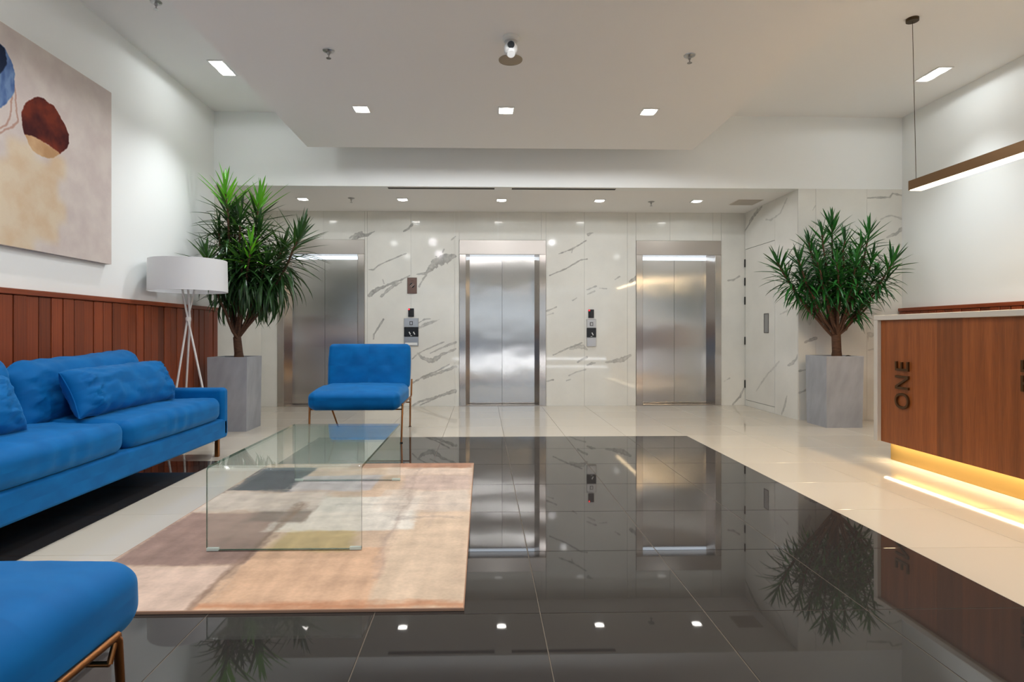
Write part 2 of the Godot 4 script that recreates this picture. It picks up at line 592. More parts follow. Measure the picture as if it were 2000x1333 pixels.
func build_room() -> void:
	# floor: bed, then tiles
	var bed := box(P(XL - 0.2, -0.12, DB + 0.5), P(XR + 0.2, -0.0016, DZ - 0.2), "floor", M.grout)
	structure(bed, "polished porcelain floor, cream with a dark grey inset")
	var T := 0.6
	var x_lines := [XL, -2.68, -2.08, -1.592]
	var x := -0.992
	while x < XR - 0.1:
		x_lines.append(x)
		x += T
	x_lines.append(XR)
	var d_lines := [DB]
	var d := 5.715 + 3 * T
	while d > DZ + 0.1:
		d_lines.append(d)
		d -= T
	d_lines.append(DZ)
	var rest := MB.new()
	var rest_dark := MB.new()
	var count := 0
	for i in x_lines.size() - 1:
		for j in d_lines.size() - 1:
			var xa: float = x_lines[i]
			var xb: float = x_lines[i + 1]
			var da: float = d_lines[j]
			var db: float = d_lines[j + 1]
			var spans := [[da, db]]
			if xb <= -2.07 and da > 4.69 and db < 4.69:
				spans = [[da, 4.69], [4.69, db]]
			for sp in spans:
				var mid: float = (sp[0] + sp[1]) / 2.0
				var xm := (xa + xb) / 2.0
				if mid > DF and xm > XN - 0.02 and xa > XN - 0.01:
					continue
				var xe := minf(xb, XN) if mid > DF else xb
				var dark := (xm > -1.6 and xm < 2.0 and mid < 5.72) or (xm < -2.08 and mid < 4.69)
				var g := 0.0016
				var lo := P(xa + g, -0.010, sp[0] - g)
				var hi := P(xe - g, 0.0, sp[1] + g)
				if sp[0] > 1.2 and (absf(xm) < sp[0] * 1.25 + 0.6) and count < 290:
					var mb := MB.new()
					mb.box(Vector3(lo.x, -0.010, lo.z), Vector3(hi.x, 0.0, hi.z), 0.001)
					obj(mb, "floor_tile", (M.tile_dark if dark else M.tile_white)[(i * 7 + j * 5 + i * j) % 3], bed)
					count += 1
				else:
					(rest_dark if dark else rest).box(Vector3(lo.x, -0.010, lo.z), Vector3(hi.x, 0.0, hi.z), 0.001)
	var r1 := obj(rest, "cream_tiling", M.tile_white[1], bed)
	r1.set_meta("kind", "stuff")
	var r2 := obj(rest_dark, "dark_tiling", M.tile_dark[1], bed)
	r2.set_meta("kind", "stuff")

	# painted walls and ceilings
	structure(box(P(XL - 0.2, -0.12, DB + 0.5), P(XL, YR + 0.2, DZ - 0.2), "wall_left", M.paint), "white painted wall behind the sofa")
	structure(box(P(XR, -0.12, DB + 0.5), P(XR + 0.2, YR + 0.2, DZ - 0.2), "wall_right", M.paint), "white painted wall behind the reception counter")
	structure(box(P(XL, YR, DB + 0.5), P(XR, YR + 0.2, DZ - 0.2), "ceiling", M.ceiling), "raised white ceiling along both side walls")
	structure(box(P(-1.9, YS, 6.387), P(2.311, YR - 0.002, DZ + 0.5), "ceiling_lowered", M.ceiling), "lowered flat ceiling panel down the middle of the lobby")
	structure(box(P(XL, YN, DF), P(XR, YR, DF + 0.16), "wall_bulkhead", M.paint), "white painted bulkhead over the lift lobby opening")
	structure(box(P(XL, YN, DF + 0.16), P(XN, YN + 0.12, DB + 0.5), "ceiling_lift_lobby", M.ceiling), "low white ceiling of the lift lobby")
	# pier to the right of the lift lobby, clad in marble
	var pier := structure(box(P(XN + 0.013, -0.02, DF + 0.013), P(XR, YN, DB + 0.5), "wall_pier", M.paint), "marble clad wall behind the right-hand planter")
	var back := structure(box(P(XL, -0.02, DB + 0.32), P(XN + 0.013, YN, DB + 0.5), "wall_back", M.paint), "white marble lift wall with grey veins")

	# veins, read off the photograph: [points of px, py, width in px], strength
	var v := [
		[[[683, 465, 2], [693, 459, 5], [706, 453, 3]], 0.75], [[[688, 467, 3], [702, 461, 9], [718, 459, 5], [731, 452, 1]], 0.8],
		[[[788, 452, 2], [797, 447, 3], [805, 438, 4]], 0.8],
		[[[720, 527, 2], [729, 527, 2], [738, 519, 2], [759, 509, 2], [793, 495, 2]], 0.8],
		[[[813, 536, 1], [832, 534, 6], [843, 522, 12], [854, 510, 18], [871, 506, 17], [884, 501, 8], [888, 500, 6]], 0.62], [[[832, 537, 4], [826, 545, 3], [818, 560, 3]], 0.7], [[[856, 506, 2], [872, 500, 2], [882, 497, 2]], 0.7],
		[[[722, 577, 8], [731, 568, 8], [748, 561, 5], [770, 551, 4], [785, 546, 3], [800, 538, 2]], 0.75], [[[747, 546, 1], [750, 554, 2]], 0.7], [[[745, 579, 5], [759, 565, 5], [773, 555, 6], [783, 552, 2]], 0.65],
		[[[729, 662, 2], [730, 654, 3], [740, 638, 3], [749, 624, 4]], 0.8],
		[[[817, 641, 3], [831, 634, 7], [845, 629, 5], [858, 624, 1]], 0.55], [[[817, 631, 1], [828, 624, 3], [840, 623, 1]], 0.7],
		[[[805, 701, 2], [815, 692, 2], [829, 684, 2], [848, 676, 2], [867, 668, 2]], 0.7], [[[815, 690, 3], [823, 698, 5], [837, 705, 8], [848, 703, 9], [862, 693, 5], [889, 682, 3]], 0.55], [[[840, 690, 2], [862, 680, 3], [889, 669, 4]], 0.6],
		[[[806, 748, 3], [826, 736, 3], [851, 726, 2], [877, 712, 2]], 0.8], [[[828, 738, 5], [859, 728, 4], [889, 716, 6]], 0.65],
		[[[799, 797, 3], [820, 784, 3], [848, 777, 4], [889, 763, 6]], 0.65], [[[820, 792, 2], [862, 772, 3], [889, 767, 2]], 0.7],
		[[[864, 493, 3], [867, 487, 2]], 0.7], [[[881, 469, 2], [889, 462, 2]], 0.6],
		[[[1091, 496, 2], [1118, 486, 2.5], [1131, 478, 2], [1144, 470, 2]], 0.8], [[[1118, 486, 2], [1116, 494, 1]], 0.7], [[[1148, 458, 6], [1153, 456, 4], [1158, 455, 1]], 0.7],
		[[[1073, 538, 2], [1105, 525, 2], [1133, 508, 2], [1146, 506, 2]], 0.85],
		[[[1146, 566, 2], [1164, 559, 3]], 0.6], [[[1147, 575, 2], [1161, 569, 3]], 0.55], [[[1201, 546, 2], [1210, 540, 2]], 0.6], [[[1231, 550, 6], [1242, 543, 9]], 0.7], [[[1118, 587, 2], [1126, 582, 2]], 0.6], [[[1170, 563, 1], [1184, 564, 2]], 0.5],
		[[[1067, 608, 3], [1086, 600, 2]], 0.6], [[[1067, 616, 1], [1080, 612, 2]], 0.5],
		[[[1080, 694, 2], [1105, 682, 2.5], [1136, 670, 3]], 0.75], [[[1112, 682, 3], [1126, 677, 11], [1138, 677, 8], [1146, 683, 3]], 0.45],
		[[[1128, 708, 3], [1136, 702, 4], [1146, 698, 3]], 0.65], [[[1147, 713, 3], [1154, 711, 5], [1162, 709, 2]], 0.6],
		[[[1182, 708, 2], [1200, 705, 6], [1214, 703, 10], [1230, 695, 5]], 0.55],
		[[[1067, 745, 2], [1080, 742, 3]], 0.7], [[[1110, 734, 2], [1125, 727, 2], [1143, 722, 2]], 0.5], [[[1106, 744, 2], [1114, 741, 2]], 0.5],
		[[[1422, 548, 3], [1432, 547, 3], [1443, 540, 3]], 0.6], [[[1430, 791, 3], [1444, 776, 3.5], [1452, 759, 4]], 0.7], [[[1414, 745, 1], [1424, 739, 2]], 0.45],
	]
	var bw := XN - XL
	M.marble_back = textured(marble(bw, YN, strokes_d(v, DB, XL), 3, 300.0), 0.045, 0.5)
	var vr := [
		[[[1454, 453, 3], [1471, 425, 5], [1488, 404, 4]], 0.7], [[[1464, 432, 3], [1480, 410, 5]], 0.6], [[[1496, 429, 2], [1506, 430, 3], [1524, 417, 3], [1537, 388, 4]], 0.4],
		[[[1477, 764, 2], [1490, 744, 4], [1501, 729, 3], [1514, 716, 4], [1522, 706, 3]], 0.4], [[[1539, 714, 3], [1550, 708, 8], [1556, 700, 4], [1557, 693, 2]], 0.65], [[[1527, 809, 3], [1533, 792, 6], [1537, 774, 3]], 0.6], [[[1524, 614, 2], [1539, 607, 4]], 0.4],
	]
	var nw := DB - DF
	M.marble_right = textured(marble(nw, YN, strokes_x(vr, XN, DF, 1.0), 21), 0.045, 0.5)
	var vf := [
		[[[1694, 387, 2], [1715, 386, 3], [1737, 386, 2.5], [1743, 378, 3], [1762, 382, 3]], 0.75], [[[1732, 464, 2], [1749, 457, 7], [1762, 447, 6]], 0.55], [[[1719, 429, 1], [1730, 424, 3], [1741, 421, 2], [1760, 427, 3]], 0.5],
		[[[1572, 669, 3], [1582, 664, 6], [1593, 661, 5]], 0.7], [[[1587, 411, 1], [1592, 402, 2]], 0.5], [[[1560, 725, 3], [1577, 722, 2]], 0.75], [[[1560, 768, 4], [1577, 761, 3]], 0.6], [[[1560, 612, 2], [1572, 600, 9], [1580, 630, 10]], 0.2],
		[[[1695, 650, 1], [1695, 660, 3], [1695, 667, 2]], 0.45], [[[1696, 652, 5], [1701, 654, 9], [1706, 652, 6]], 0.38], [[[1695, 684, 2], [1706, 682, 3]], 0.5],
	]
	var fw := XR - XN
	M.marble_front = textured(marble(fw, YN, strokes_d(vf, DF, XN), 33), 0.05, 0.5)
	var vl := [[[[430, 610, 3], [450, 640, 4], [470, 700, 3]], 0.4], [[[470, 600, 2], [490, 570, 3]], 0.4]]
	M.marble_left = textured(marble(nw, YN, strokes_x(vl, XL, DF, 1.0), 45), 0.05, 0.5)

	# slabs of the lift wall: 0.6 m wide, cut round the three lift frames
	var cuts := [XL]
	x = -2.79
	while x < XN - 0.2:
		cuts.append(x)
		x += 0.6
	cuts.append(XN)
	for i in cuts.size() - 1:
		var free := [[cuts[i], cuts[i + 1]]]
		for lf in lifts:
			var nxt := []
			for s in free:
				var a: float = maxf(s[0], lf[0])
				var b: float = minf(s[1], lf[1])
				if b <= a:
					nxt.append(s)
					continue
				if a > s[0] + 0.004:
					nxt.append([s[0], a])
				if s[1] > b + 0.004:
					nxt.append([b, s[1]])
				slab(back, M.marble_back, P(XL, 0, DB + 0.012), Vector3.RIGHT, Vector3.BACK, a - XL, b - XL, LIFT_H, YN, bw, YN)
			free = nxt
		for s in free:
			slab(back, M.marble_back, P(XL, 0, DB + 0.012), Vector3.RIGHT, Vector3.BACK, s[0] - XL, s[1] - XL, 0.0, YN, bw, YN)
	# solid wall between the lift shafts, behind the slabs
	var edges := [XL, lifts[0][0], lifts[0][1], lifts[1][0], lifts[1][1], lifts[2][0], lifts[2][1], XN + 0.013]
	for k in [0, 2, 4, 6]:
		box(P(edges[k], 0, DB + 0.0125), P(edges[k + 1], YN, DB + 0.32), "masonry", M.paint, back)
	for lf in lifts:
		box(P(lf[0], LIFT_H, DB + 0.0125), P(lf[1], YN, DB + 0.32), "lintel", M.paint, back)
	# marble on the left side of the lobby
	for s in [[0.0, 0.6], [0.6, nw]]:
		slab(get_node("wall_left"), M.marble_left, P(XL - 0.001, 0, DF), Vector3.FORWARD, Vector3.RIGHT, s[0], s[1], 0, YN, nw, YN)
	# pier: front face, then the side facing the lifts with the flush service door in it
	for s in [[0.0, 0.206], [0.206, 0.81], [0.81, fw]]:
		slab(pier, M.marble_front, P(XN, 0, DF + 0.012), Vector3.RIGHT, Vector3.BACK, s[0], s[1], 0, YN, fw, YN)
	var da := 7.262 - DF
	var dd := 8.085 - DF
	for s in [[0.013, da, 0.0, YN], [da, dd, 2.18, YN], [da, dd, 0.0, 0.078], [dd, nw - 0.001, 0.0, YN]]:
		slab(pier, M.marble_right, P(XN + 0.012, 0, DF), Vector3.FORWARD, Vector3.LEFT, s[0], s[1], s[2], s[3], nw, YN)

	# flush door in the side of the lobby
	var door := base("door_1", P(XN, 0, 7.67))
	structure(door, "flush marble-faced service door with black hinges")
	box(Vector3(0.0128, 0.078, -0.42), Vector3(0.014, 2.18, 0.41), "rebate", M.gap, door)
	var mb := MB.new()
	var g := 0.006
	var u0 := (da + g) / nw
	var u1 := (dd - g) / nw
	slab_uv(mb, Vector3(0.001, 0.078 + g, 0.408 - g), Vector3(0.001, 0.078 + g, -0.415 + g), Vector3(0.001, 2.18 - g, -0.415 + g), Vector3(0.001, 2.18 - g, 0.408 - g), Vector3.LEFT, Rect2(u0, 1.0 - (2.18 - g) / YN, u1 - u0, (2.102 - 2 * g) / YN))
	var leaf := obj(mb, "door_leaf", M.marble_right, door)
	box(Vector3(0.0015, 0.078 + g, -0.415 + g), Vector3(0.0127, 2.18 - g, 0.408 - g), "door_core", M.paint, door)
	# recessed pull handle
	var pull := base("flush_pull", Vector3.ZERO)
	remove_child(pull)
	pull.name = "flush_pull"
	leaf.add_child(pull, true)
	pull.position = Vector3(0, 1.138, 0.19)
	mb = MB.new()
	for q in [[-0.127, -0.119, -0.062, 0.062], [0.119, 0.127, -0.062, 0.062], [-0.119, 0.119, -0.062, -0.054], [-0.119, 0.119, 0.054, 0.062]]:
		mb.box(Vector3(-0.004, q[0], q[2]), Vector3(0.001, q[1], q[3]), 0.001)
	obj(mb, "pull_frame", M.steel_dark, pull)
	box(Vector3(-0.001, -0.119, -0.054), Vector3(0.0012, 0.119, 0.054), "pull_plate", M.steel_panel, pull)
	for hy in [1.986, 1.728, 1.462, 0.903, 0.30]:
		box(Vector3(-0.012, hy - 0.055, -0.424), Vector3(0.0, hy + 0.055, -0.408), "hinge", M.gap, door, 0.002)

	# wainscots with a cap rail, plank by plank
	for side in 2:
		var wx: float = XL if side == 0 else XR
		var sg: float = 1.0 if side == 0 else -1.0
		var tr := base("trim_1" if side == 0 else "trim_2", P(wx, 0, 0))
		structure(tr, "reddish brown vertical plank wainscot with cap rail behind the sofa" if side == 0 else "reddish brown wainscot cap rail behind the reception counter")
		var d0 := 1.4 if side == 0 else 2.6
		var d1 := DF - 0.02
		box(Vector3(0, 0.0, -d1), Vector3(sg * 0.022, 1.26, -d0), "backing", M.wainscot_back, tr)
		box(Vector3(0, 1.262, -d1), Vector3(sg * 0.066, 1.30, -d0), "cap_rail", M.wainscot[0], tr, 0.004)
		var meshes := []
		for k in 3:
			mb = MB.new()
			var th: float = [0.030, 0.034, 0.026][k]
			mb.box(Vector3(0.0 if side == 0 else -(0.022 + th), 0.003, -0.0515), Vector3((0.022 + th) if side == 0 else 0.0, 1.26, 0.0515), 0.004)
			meshes.append(mb.mesh())
		var dd2: float = d1 - 0.054
		var n := 0
		while dd2 - 0.05 > d0:
			var tone: int = [0, 2, 0, 3, 0, 2, 1, 0, 3, 0, 4, 0, 3, 2, 0, 0, 1][n % 17]
			var pl := put(meshes[(n * 5 + n / 3) % 3], "plank", M.wainscot[tone], tr)
			pl.position = Vector3(0, 0, -dd2)
			dd2 -= 0.111
			n += 1

	# entrance wall behind the camera: glazed front with dark frames
	var wz := structure(box(P(XL, -0.02, DZ), P(-2.6, YR, DZ - 0.2), "wall_entrance", M.paint), "painted wall beside the glazed entrance")
	box(P(4.4, -0.02, DZ), P(XR, YR, DZ - 0.2), "masonry", M.paint, wz)
	box(P(-2.6, 2.7, DZ), P(4.4, YR, DZ - 0.2), "lintel", M.paint, wz)
	var win := base("window_1", P(0.9, 0, DZ - 0.1))
	structure(win, "glazed entrance front behind the viewer")
	for k in 8:
		var fx := -3.5 + k * 1.0
		box(Vector3(fx - 0.03, 0, -0.04), Vector3(fx + 0.03, 2.7, 0.04), "mullion", M.dark_frame, win)
	for y in [0.04, 2.2, 2.66]:
		box(Vector3(-3.5, y - 0.04, -0.035), Vector3(3.5, y + 0.04, 0.035), "transom", M.dark_frame, win)
	for k in 7:
		box(Vector3(-3.47 + k, 0.08, -0.005), Vector3(-2.53 + k, 2.16, 0.005), "pane", M.pane, win)
		box(Vector3(-3.47 + k, 2.24, -0.005), Vector3(-2.53 + k, 2.62, 0.005), "pane", M.pane, win)
	var fl := base("added_strip_lamp", P(0.9, 0, DZ + 0.12))  # unseen strip added for the white streak in the lift doors
	tag(fl, "added unseen white strip lamp along the foot of the entrance glazing", "lamp")
	box(Vector3(-3.45, 0, -0.03), Vector3(3.45, 0.10, 0.03), "lamp_base", M.dark_frame, fl, 0.004)
	box(Vector3(-3.44, 0.102, -0.028), Vector3(3.44, 0.16, 0.028), "lamp_tube", M.strip_white, fl, 0.01)
	var fa := AreaLight3D.new()  # weak light of the added strip
	fa.name = "strip_light"
	fl.add_child(fa, true)
	fa.area_size = Vector2(6.8, 0.05)
	fa.position = Vector3(0, 0.131, -0.034)
	fa.light_energy = 0.12
	fa.light_color = Color(0.95, 0.97, 1.0)
	fa.area_range = 12.0
	fa.shadow_enabled = true
	structure(box(P(-14, -0.12, DZ - 0.2), P(16, -0.02, DZ - 18), "ground", M.pavement), "grey paving outside the entrance")

# ------------------------------------------------------------------ lifts
func build_lifts() -> void:
	var labels := ["brushed steel lift entrance partly hidden by the tall drooping plant and blue chair", "brushed steel lift entrance between the two wall call panels", "brushed steel lift entrance beside the flush service door"]
	for i in 3:
		var lf: Array = lifts[i]
		var cx: float = (lf[2] + lf[3]) / 2.0
		var o := base("lift_entrance", P(cx, 0, DB))
		tag(o, labels[i], "elevator", "lift entrances in the marble wall")
		var xa: float = lf[0] - cx + 0.002
		var xb: float = lf[1] - cx - 0.002
		var oa: float = lf[2] - cx
		var ob: float = lf[3] - cx
		box(Vector3(xa, OPEN_H, -0.012), Vector3(xb, LIFT_H - 0.002, 0.012), "header", M.steel_header, o, 0.003)
		box(Vector3(xa, 0.0, -0.012), Vector3(oa, OPEN_H, 0.012), "jamb", M.steel_frame, o, 0.003)
		box(Vector3(ob, 0.0, -0.012), Vector3(xb, OPEN_H, 0.012), "jamb", M.steel_frame, o, 0.003)
		# splayed reveals going back to the doors
		var sp := 0.05
		var dp := 0.2
		for s in [-1, 1]:
			var e: float = oa if s < 0 else ob
			var mb := MB.new()
			var inner: float = e - s * sp
			mb.quad(Vector3(e, 0, -0.012), Vector3(inner, 0, -dp), Vector3(inner, OPEN_H, -dp), Vector3(e, OPEN_H, -0.012), Vector3(-s, 0, 0.3))
			mb.quad(Vector3(e + s * 0.03, 0, -0.012), Vector3(e + s * 0.03, 0, -dp), Vector3(e + s * 0.03, OPEN_H, -dp), Vector3(e + s * 0.03, OPEN_H, -0.012), Vector3(s, 0, 0))
			mb.quad(Vector3(e + s * 0.03, 0, -dp), Vector3(inner, 0, -dp), Vector3(inner, OPEN_H, -dp), Vector3(e + s * 0.03, OPEN_H, -dp), Vector3(0, 0, -1))
			obj(mb, "reveal", M.steel_frame, o)
		box(Vector3(oa, OPEN_H, -0.012), Vector3(ob, OPEN_H + 0.03, -dp), "head_soffit", M.steel_frame, o)
		# glowing bars added over the doors for the bright band there
		box(Vector3(oa + sp, OPEN_H - 0.052, -dp + 0.002), Vector3(ob - sp, OPEN_H - 0.030, -dp + 0.012), "light_strip", M.lift_glow, o, 0.003)
		box(Vector3(oa + sp, OPEN_H - 0.026, -dp + 0.002), Vector3(ob - sp, OPEN_H - 0.004, -dp + 0.010), "light_strip", M.lift_glow, o, 0.003)
		# two leaves, each a very slightly wavy sheet
		var w: float = (ob - oa) / 2.0 + 0.02
		var wav := noise(1.0, 60 + i, 2)
		for s in [-1, 1]:
			var mb := MB.new()
			var rows := []
			for a in 13:
				var row := PackedVector3Array()
				for b in 41:
					var lx: float = s * (0.002 + (w - 0.002) * a / 12.0)
					var ly := 0.012 + (OPEN_H - 0.012) * b / 40.0
					var z := wav.get_noise_2d(lx * 1.6 + s * 3.0, ly * 2.2) * 0.0011
					row.append(Vector3(lx, ly, -dp + z))
				rows.append(row)
			mb.grid(rows, false, false, false, Vector3(0, 1, -3))
			mb.box(Vector3(minf(s * 0.002, s * w), 0.012, -dp - 0.04), Vector3(maxf(s * 0.002, s * w), OPEN_H, -dp - 0.004))
			obj(mb, "door_panel", M.steel, o)
		box(Vector3(-0.004, 0.0, -dp - 0.06), Vector3(0.004, OPEN_H, -dp - 0.041), "door_gap", M.gap, o)
		box(Vector3(oa - 0.02, 0.0, -dp - 0.06), Vector3(ob + 0.02, 0.006, -0.012), "sill", M.steel_frame, o)

# ------------------------------------------------------------------ lift wall fittings
func build_fittings() -> void:
	# two call panels with an indicator above
	for i in 2:
		var x0: float = [-1.084, 1.441][i]
		var x1: float = [-0.887, 1.571][i]
		var y0: float = [0.833, 0.825][i]
		var y1: float = [1.216, 1.203][i]
		var w: float = x1 - x0
		var h: float = y1 - y0
		var o := base("call_panel", P((x0 + x1) / 2, y0, DB))
		tag(o, ["wide steel lift call panel with black screen above the blue chair", "narrow steel lift call panel with black screen between middle and right lifts"][i], "call panel", "lift call panels")
		box(Vector3(-w / 2, h * 0.68, 0), Vector3(w / 2, h, 0.022), "button_plate", M.steel_panel, o, 0.003)
		box(Vector3(-w / 2, h * 0.335, 0), Vector3(w / 2, h * 0.675, 0.020), "screen", M.black, o, 0.002)
		box(Vector3(-w / 2, 0.0, 0), Vector3(w / 2, h * 0.33, 0.022), "lower_plate", M.steel_panel, o, 0.003)
		var b := base("button", Vector3.ZERO)
		remove_child(b)
		used.erase("button")
		b.name = "button"
		o.add_child(b, true)
		b.position = Vector3(0, h * 0.82, 0.022)
		box(Vector3(-0.022, -0.026, 0), Vector3(0.022, 0.026, 0.003), "button_ring", M.steel_dark, b, 0.001)
		box(Vector3(-0.014, -0.018, 0.0032), Vector3(0.014, 0.018, 0.006), "button_cap", M.steel_panel, b, 0.001)
		# small pale marks on the screen
		var marks := [[-0.02, 0.40, 0.5], [0.04, 0.40, 0.5]] if i == 0 else [[0.015, 0.40, 0.5]]
		for q in marks:
			var mb := MB.new()
			var tf := Transform3D(Basis(Vector3.BACK, q[2]), Vector3(q[0], h * 0.46, 0.0205))
			mb.box(Vector3(-0.007, -0.02, 0), Vector3(0.007, 0.02, 0.0012), 0.0, tf)
			obj(mb, "screen_mark", M.white_plastic, o)
		box(Vector3(-0.012, h * 0.36, 0.0203), Vector3(0.012, h * 0.375, 0.0215), "screen_mark", M.white_plastic, o)
		box(Vector3(-w * 0.42, 0.012, 0.0222), Vector3(w * 0.42, 0.045, 0.026), "bottom_lip", M.trim_white if i == 0 else M.steel_panel, o, 0.001)
		var ix: float = [-0.989, 1.5025][i]
		var ind := base("floor_indicator", P(ix, [1.23, 1.217][i], DB))
		tag(ind, ["small black floor indicator with red lamp above the wide call panel", "small black floor indicator with red lamp above the narrow call panel"][i], "indicator", "lift floor indicators")
		box(Vector3(-0.039, 0.004, 0), Vector3(0.039, 0.121, 0.018), "indicator_case", M.black, ind, 0.003)
		box(Vector3(-0.036, 0.100, 0.0182), Vector3(-0.018, 0.116, 0.021), "red_lamp", M.red_lamp, ind, 0.002)
		box(Vector3(0.016, 0.02, 0.0182), Vector3(0.020, 0.105, 0.020), "indicator_bar", M.steel_dark, ind)
		box(Vector3(-0.004, 0.02, 0.0182), Vector3(0.000, 0.085, 0.020), "indicator_bar", M.steel_dark, ind)
	# bronze plaque with a barred disc
	var pq := base("wall_plaque", P(-0.975, 1.556, DB))
	tag(pq, "small bronze wall plaque with a striped round sign above the left call panel", "plaque")
	box(Vector3(-0.066, 0, 0), Vector3(0.066, 0.22, 0.012), "plate", M.bronze, pq, 0.002)
	var mb := MB.new()
	var ring := PackedVector3Array()
	for k in 24:
		ring.append(Vector3(cos(TAU * k / 24) * 0.034, 0.112 + sin(TAU * k / 24) * 0.034, 0.0125))
	mb.fan(ring, Vector3.BACK)
	obj(mb, "sign_disc", M.black, pq)
	for k in 2:
		var tf := Transform3D(Basis(Vector3.BACK, 0.75), Vector3(0, 0.112, 0))
		var b2 := MB.new()
		b2.box(Vector3(-0.030, -0.014 + k * 0.018, 0.0127), Vector3(0.030, -0.004 + k * 0.018, 0.0145), 0.0, tf)
		obj(b2, "sign_bar", M.bronze_light, pq)
	box(Vector3(-0.02, 0.172, 0.0121), Vector3(0.02, 0.176, 0.0128), "engraved_line", M.gap, pq)

	# linear slot diffusers at the lip of the lobby ceiling
	for q in [[-1.095, 0.135], [0.336, 1.547]]:
		var o := base("slot_diffuser", P((q[0] + q[1]) / 2, YN, 6.79))
		tag(o, "long black air slot in the lift lobby ceiling above the left call panel" if q[0] < 0 else "long black air slot in the lift lobby ceiling above the right call panel", "air vent", "linear air slots")
		var hw: float = (q[1] - q[0]) / 2
		box(Vector3(-hw, -0.004, -0.035), Vector3(hw, 0, -0.022), "slot_flange", M.ceiling_metal, o, 0.001)
		box(Vector3(-hw, -0.004, 0.022), Vector3(hw, 0, 0.035), "slot_flange", M.ceiling_metal, o, 0.001)
		box(Vector3(-hw, -0.0015, -0.022), Vector3(hw, 0, 0.022), "slot_gap", M.gap, o)
	# return air grille
	var vg := base("air_grille", P(3.37, YN, 7.42))
	tag(vg, "grey square air grille in the lift lobby ceiling near the service door", "air vent")
	box(Vector3(-0.16, -0.004, -0.15), Vector3(0.16, 0, 0.15), "grille_plate", M.grille, vg, 0.002)
	for k in 9:
		box(Vector3(-0.145, -0.010, -0.128 + k * 0.032 - 0.008), Vector3(0.145, -0.004, -0.128 + k * 0.032 + 0.006), "grille_blade", M.grille, vg)

	# sprinkler heads
	var sprinklers := [[-1.099, YS, 4.20], [1.499, YS, 4.21], [-2.478, YR, 4.50], [-1.634, YN, 7.31], [2.148, YN, 7.42]]
	var sl := ["chrome fire sprinkler in the lowered ceiling on the painting side", "chrome fire sprinkler in the lowered ceiling on the counter side", "chrome fire sprinkler in the raised ceiling above the sofa", "chrome fire sprinkler in the lift lobby ceiling near the left lift", "chrome fire sprinkler in the lift lobby ceiling near the right lift"]
	var first: Node3D = null
	for i in sprinklers.size():
		var q: Array = sprinklers[i]
		var o: Node3D
		if first == null:
			o = base("sprinkler_head", P(q[0], q[1], q[2]))
			var m2 := MB.new()
			m2.lathe(Vector3.ZERO, [Vector2(0.042, 0), Vector2(0.040, -0.006), Vector2(0.022, -0.012), Vector2(0.010, -0.013)], 24)
			obj(m2, "escutcheon", M.steel_panel, o)
			m2 = MB.new()
			m2.lathe(Vector3.ZERO, [Vector2(0.010, -0.012), Vector2(0.010, -0.03), Vector2(0.005, -0.033), Vector2(0.004, -0.055), Vector2(0.0, -0.056)], 12)
			obj(m2, "sprinkler_body", M.steel_panel, o)
			m2 = MB.new()
			m2.lathe(Vector3.ZERO, [Vector2(0.0, -0.055), Vector2(0.018, -0.055), Vector2(0.018, -0.057), Vector2(0.0, -0.057)], 12)
			obj(m2, "deflector", M.steel_panel, o)
			first = o
		else:
			o = copy_of(first, "sprinkler_head", P(q[0], q[1], q[2]))
		tag(o, sl[i], "sprinkler", "fire sprinklers")

	# swivel security camera and the round speaker cover behind it
	var cam := base("security_camera", P(0.19, YS, 3.98))
	tag(cam, "white swivel security camera on the lowered ceiling", "camera")
	mb = MB.new()
	mb.lathe(Vector3.ZERO, [Vector2(0.056, 0), Vector2(0.056, -0.022), Vector2(0.046, -0.032), Vector2(0.026, -0.034)], 28)
	obj(mb, "mount", M.white_plastic, cam)
	mb = MB.new()
	mb.lathe(Vector3.ZERO, [Vector2(0.026, -0.03), Vector2(0.026, -0.055), Vector2(0.0, -0.055)], 20)
	obj(mb, "neck", M.white_plastic, cam)
	mb = MB.new()
	var rows := []
	for a in 13:
		var row := PackedVector3Array()
		var t := PI * a / 12.0
		for b in 20:
			var f := TAU * b / 20.0
			row.append(Vector3(sin(t) * cos(f) * 0.048, -0.082 + cos(t) * 0.048, sin(t) * sin(f) * 0.048))
		rows.append(row)
	mb.grid(rows, false, true)
	obj(mb, "ball", M.white_plastic, cam)
	mb = MB.new()
	mb.tube([Vector3(0, -0.070, 0.034), Vector3(0, -0.078, 0.056)], [0.026, 0.022], 20)
	obj(mb, "lens_cover", M.black, cam)
	mb = MB.new()
	mb.tube([Vector3(0, -0.105, 0.02), Vector3(0, -0.135, 0.04)], [0.030, 0.027], 20)
	obj(mb, "infrared_lamp_housing", M.white_plastic, cam)
	var spk := base("ceiling_speaker", P(0.204, YS, 4.31))
	tag(spk, "round beige ceiling speaker cover just behind the security camera", "speaker")
	mb = MB.new()
	mb.lathe(Vector3.ZERO, [Vector2(0.088, 0), Vector2(0.087, -0.005), Vector2(0.080, -0.008), Vector2(0.076, -0.006)], 36)
	obj(mb, "bezel", M.speaker, spk)
	mb = MB.new()
	mb.lathe(Vector3.ZERO, [Vector2(0.076, -0.005), Vector2(0.04, -0.009), Vector2(0.0, -0.010)], 36)
	obj(mb, "grille", M.speaker, spk)

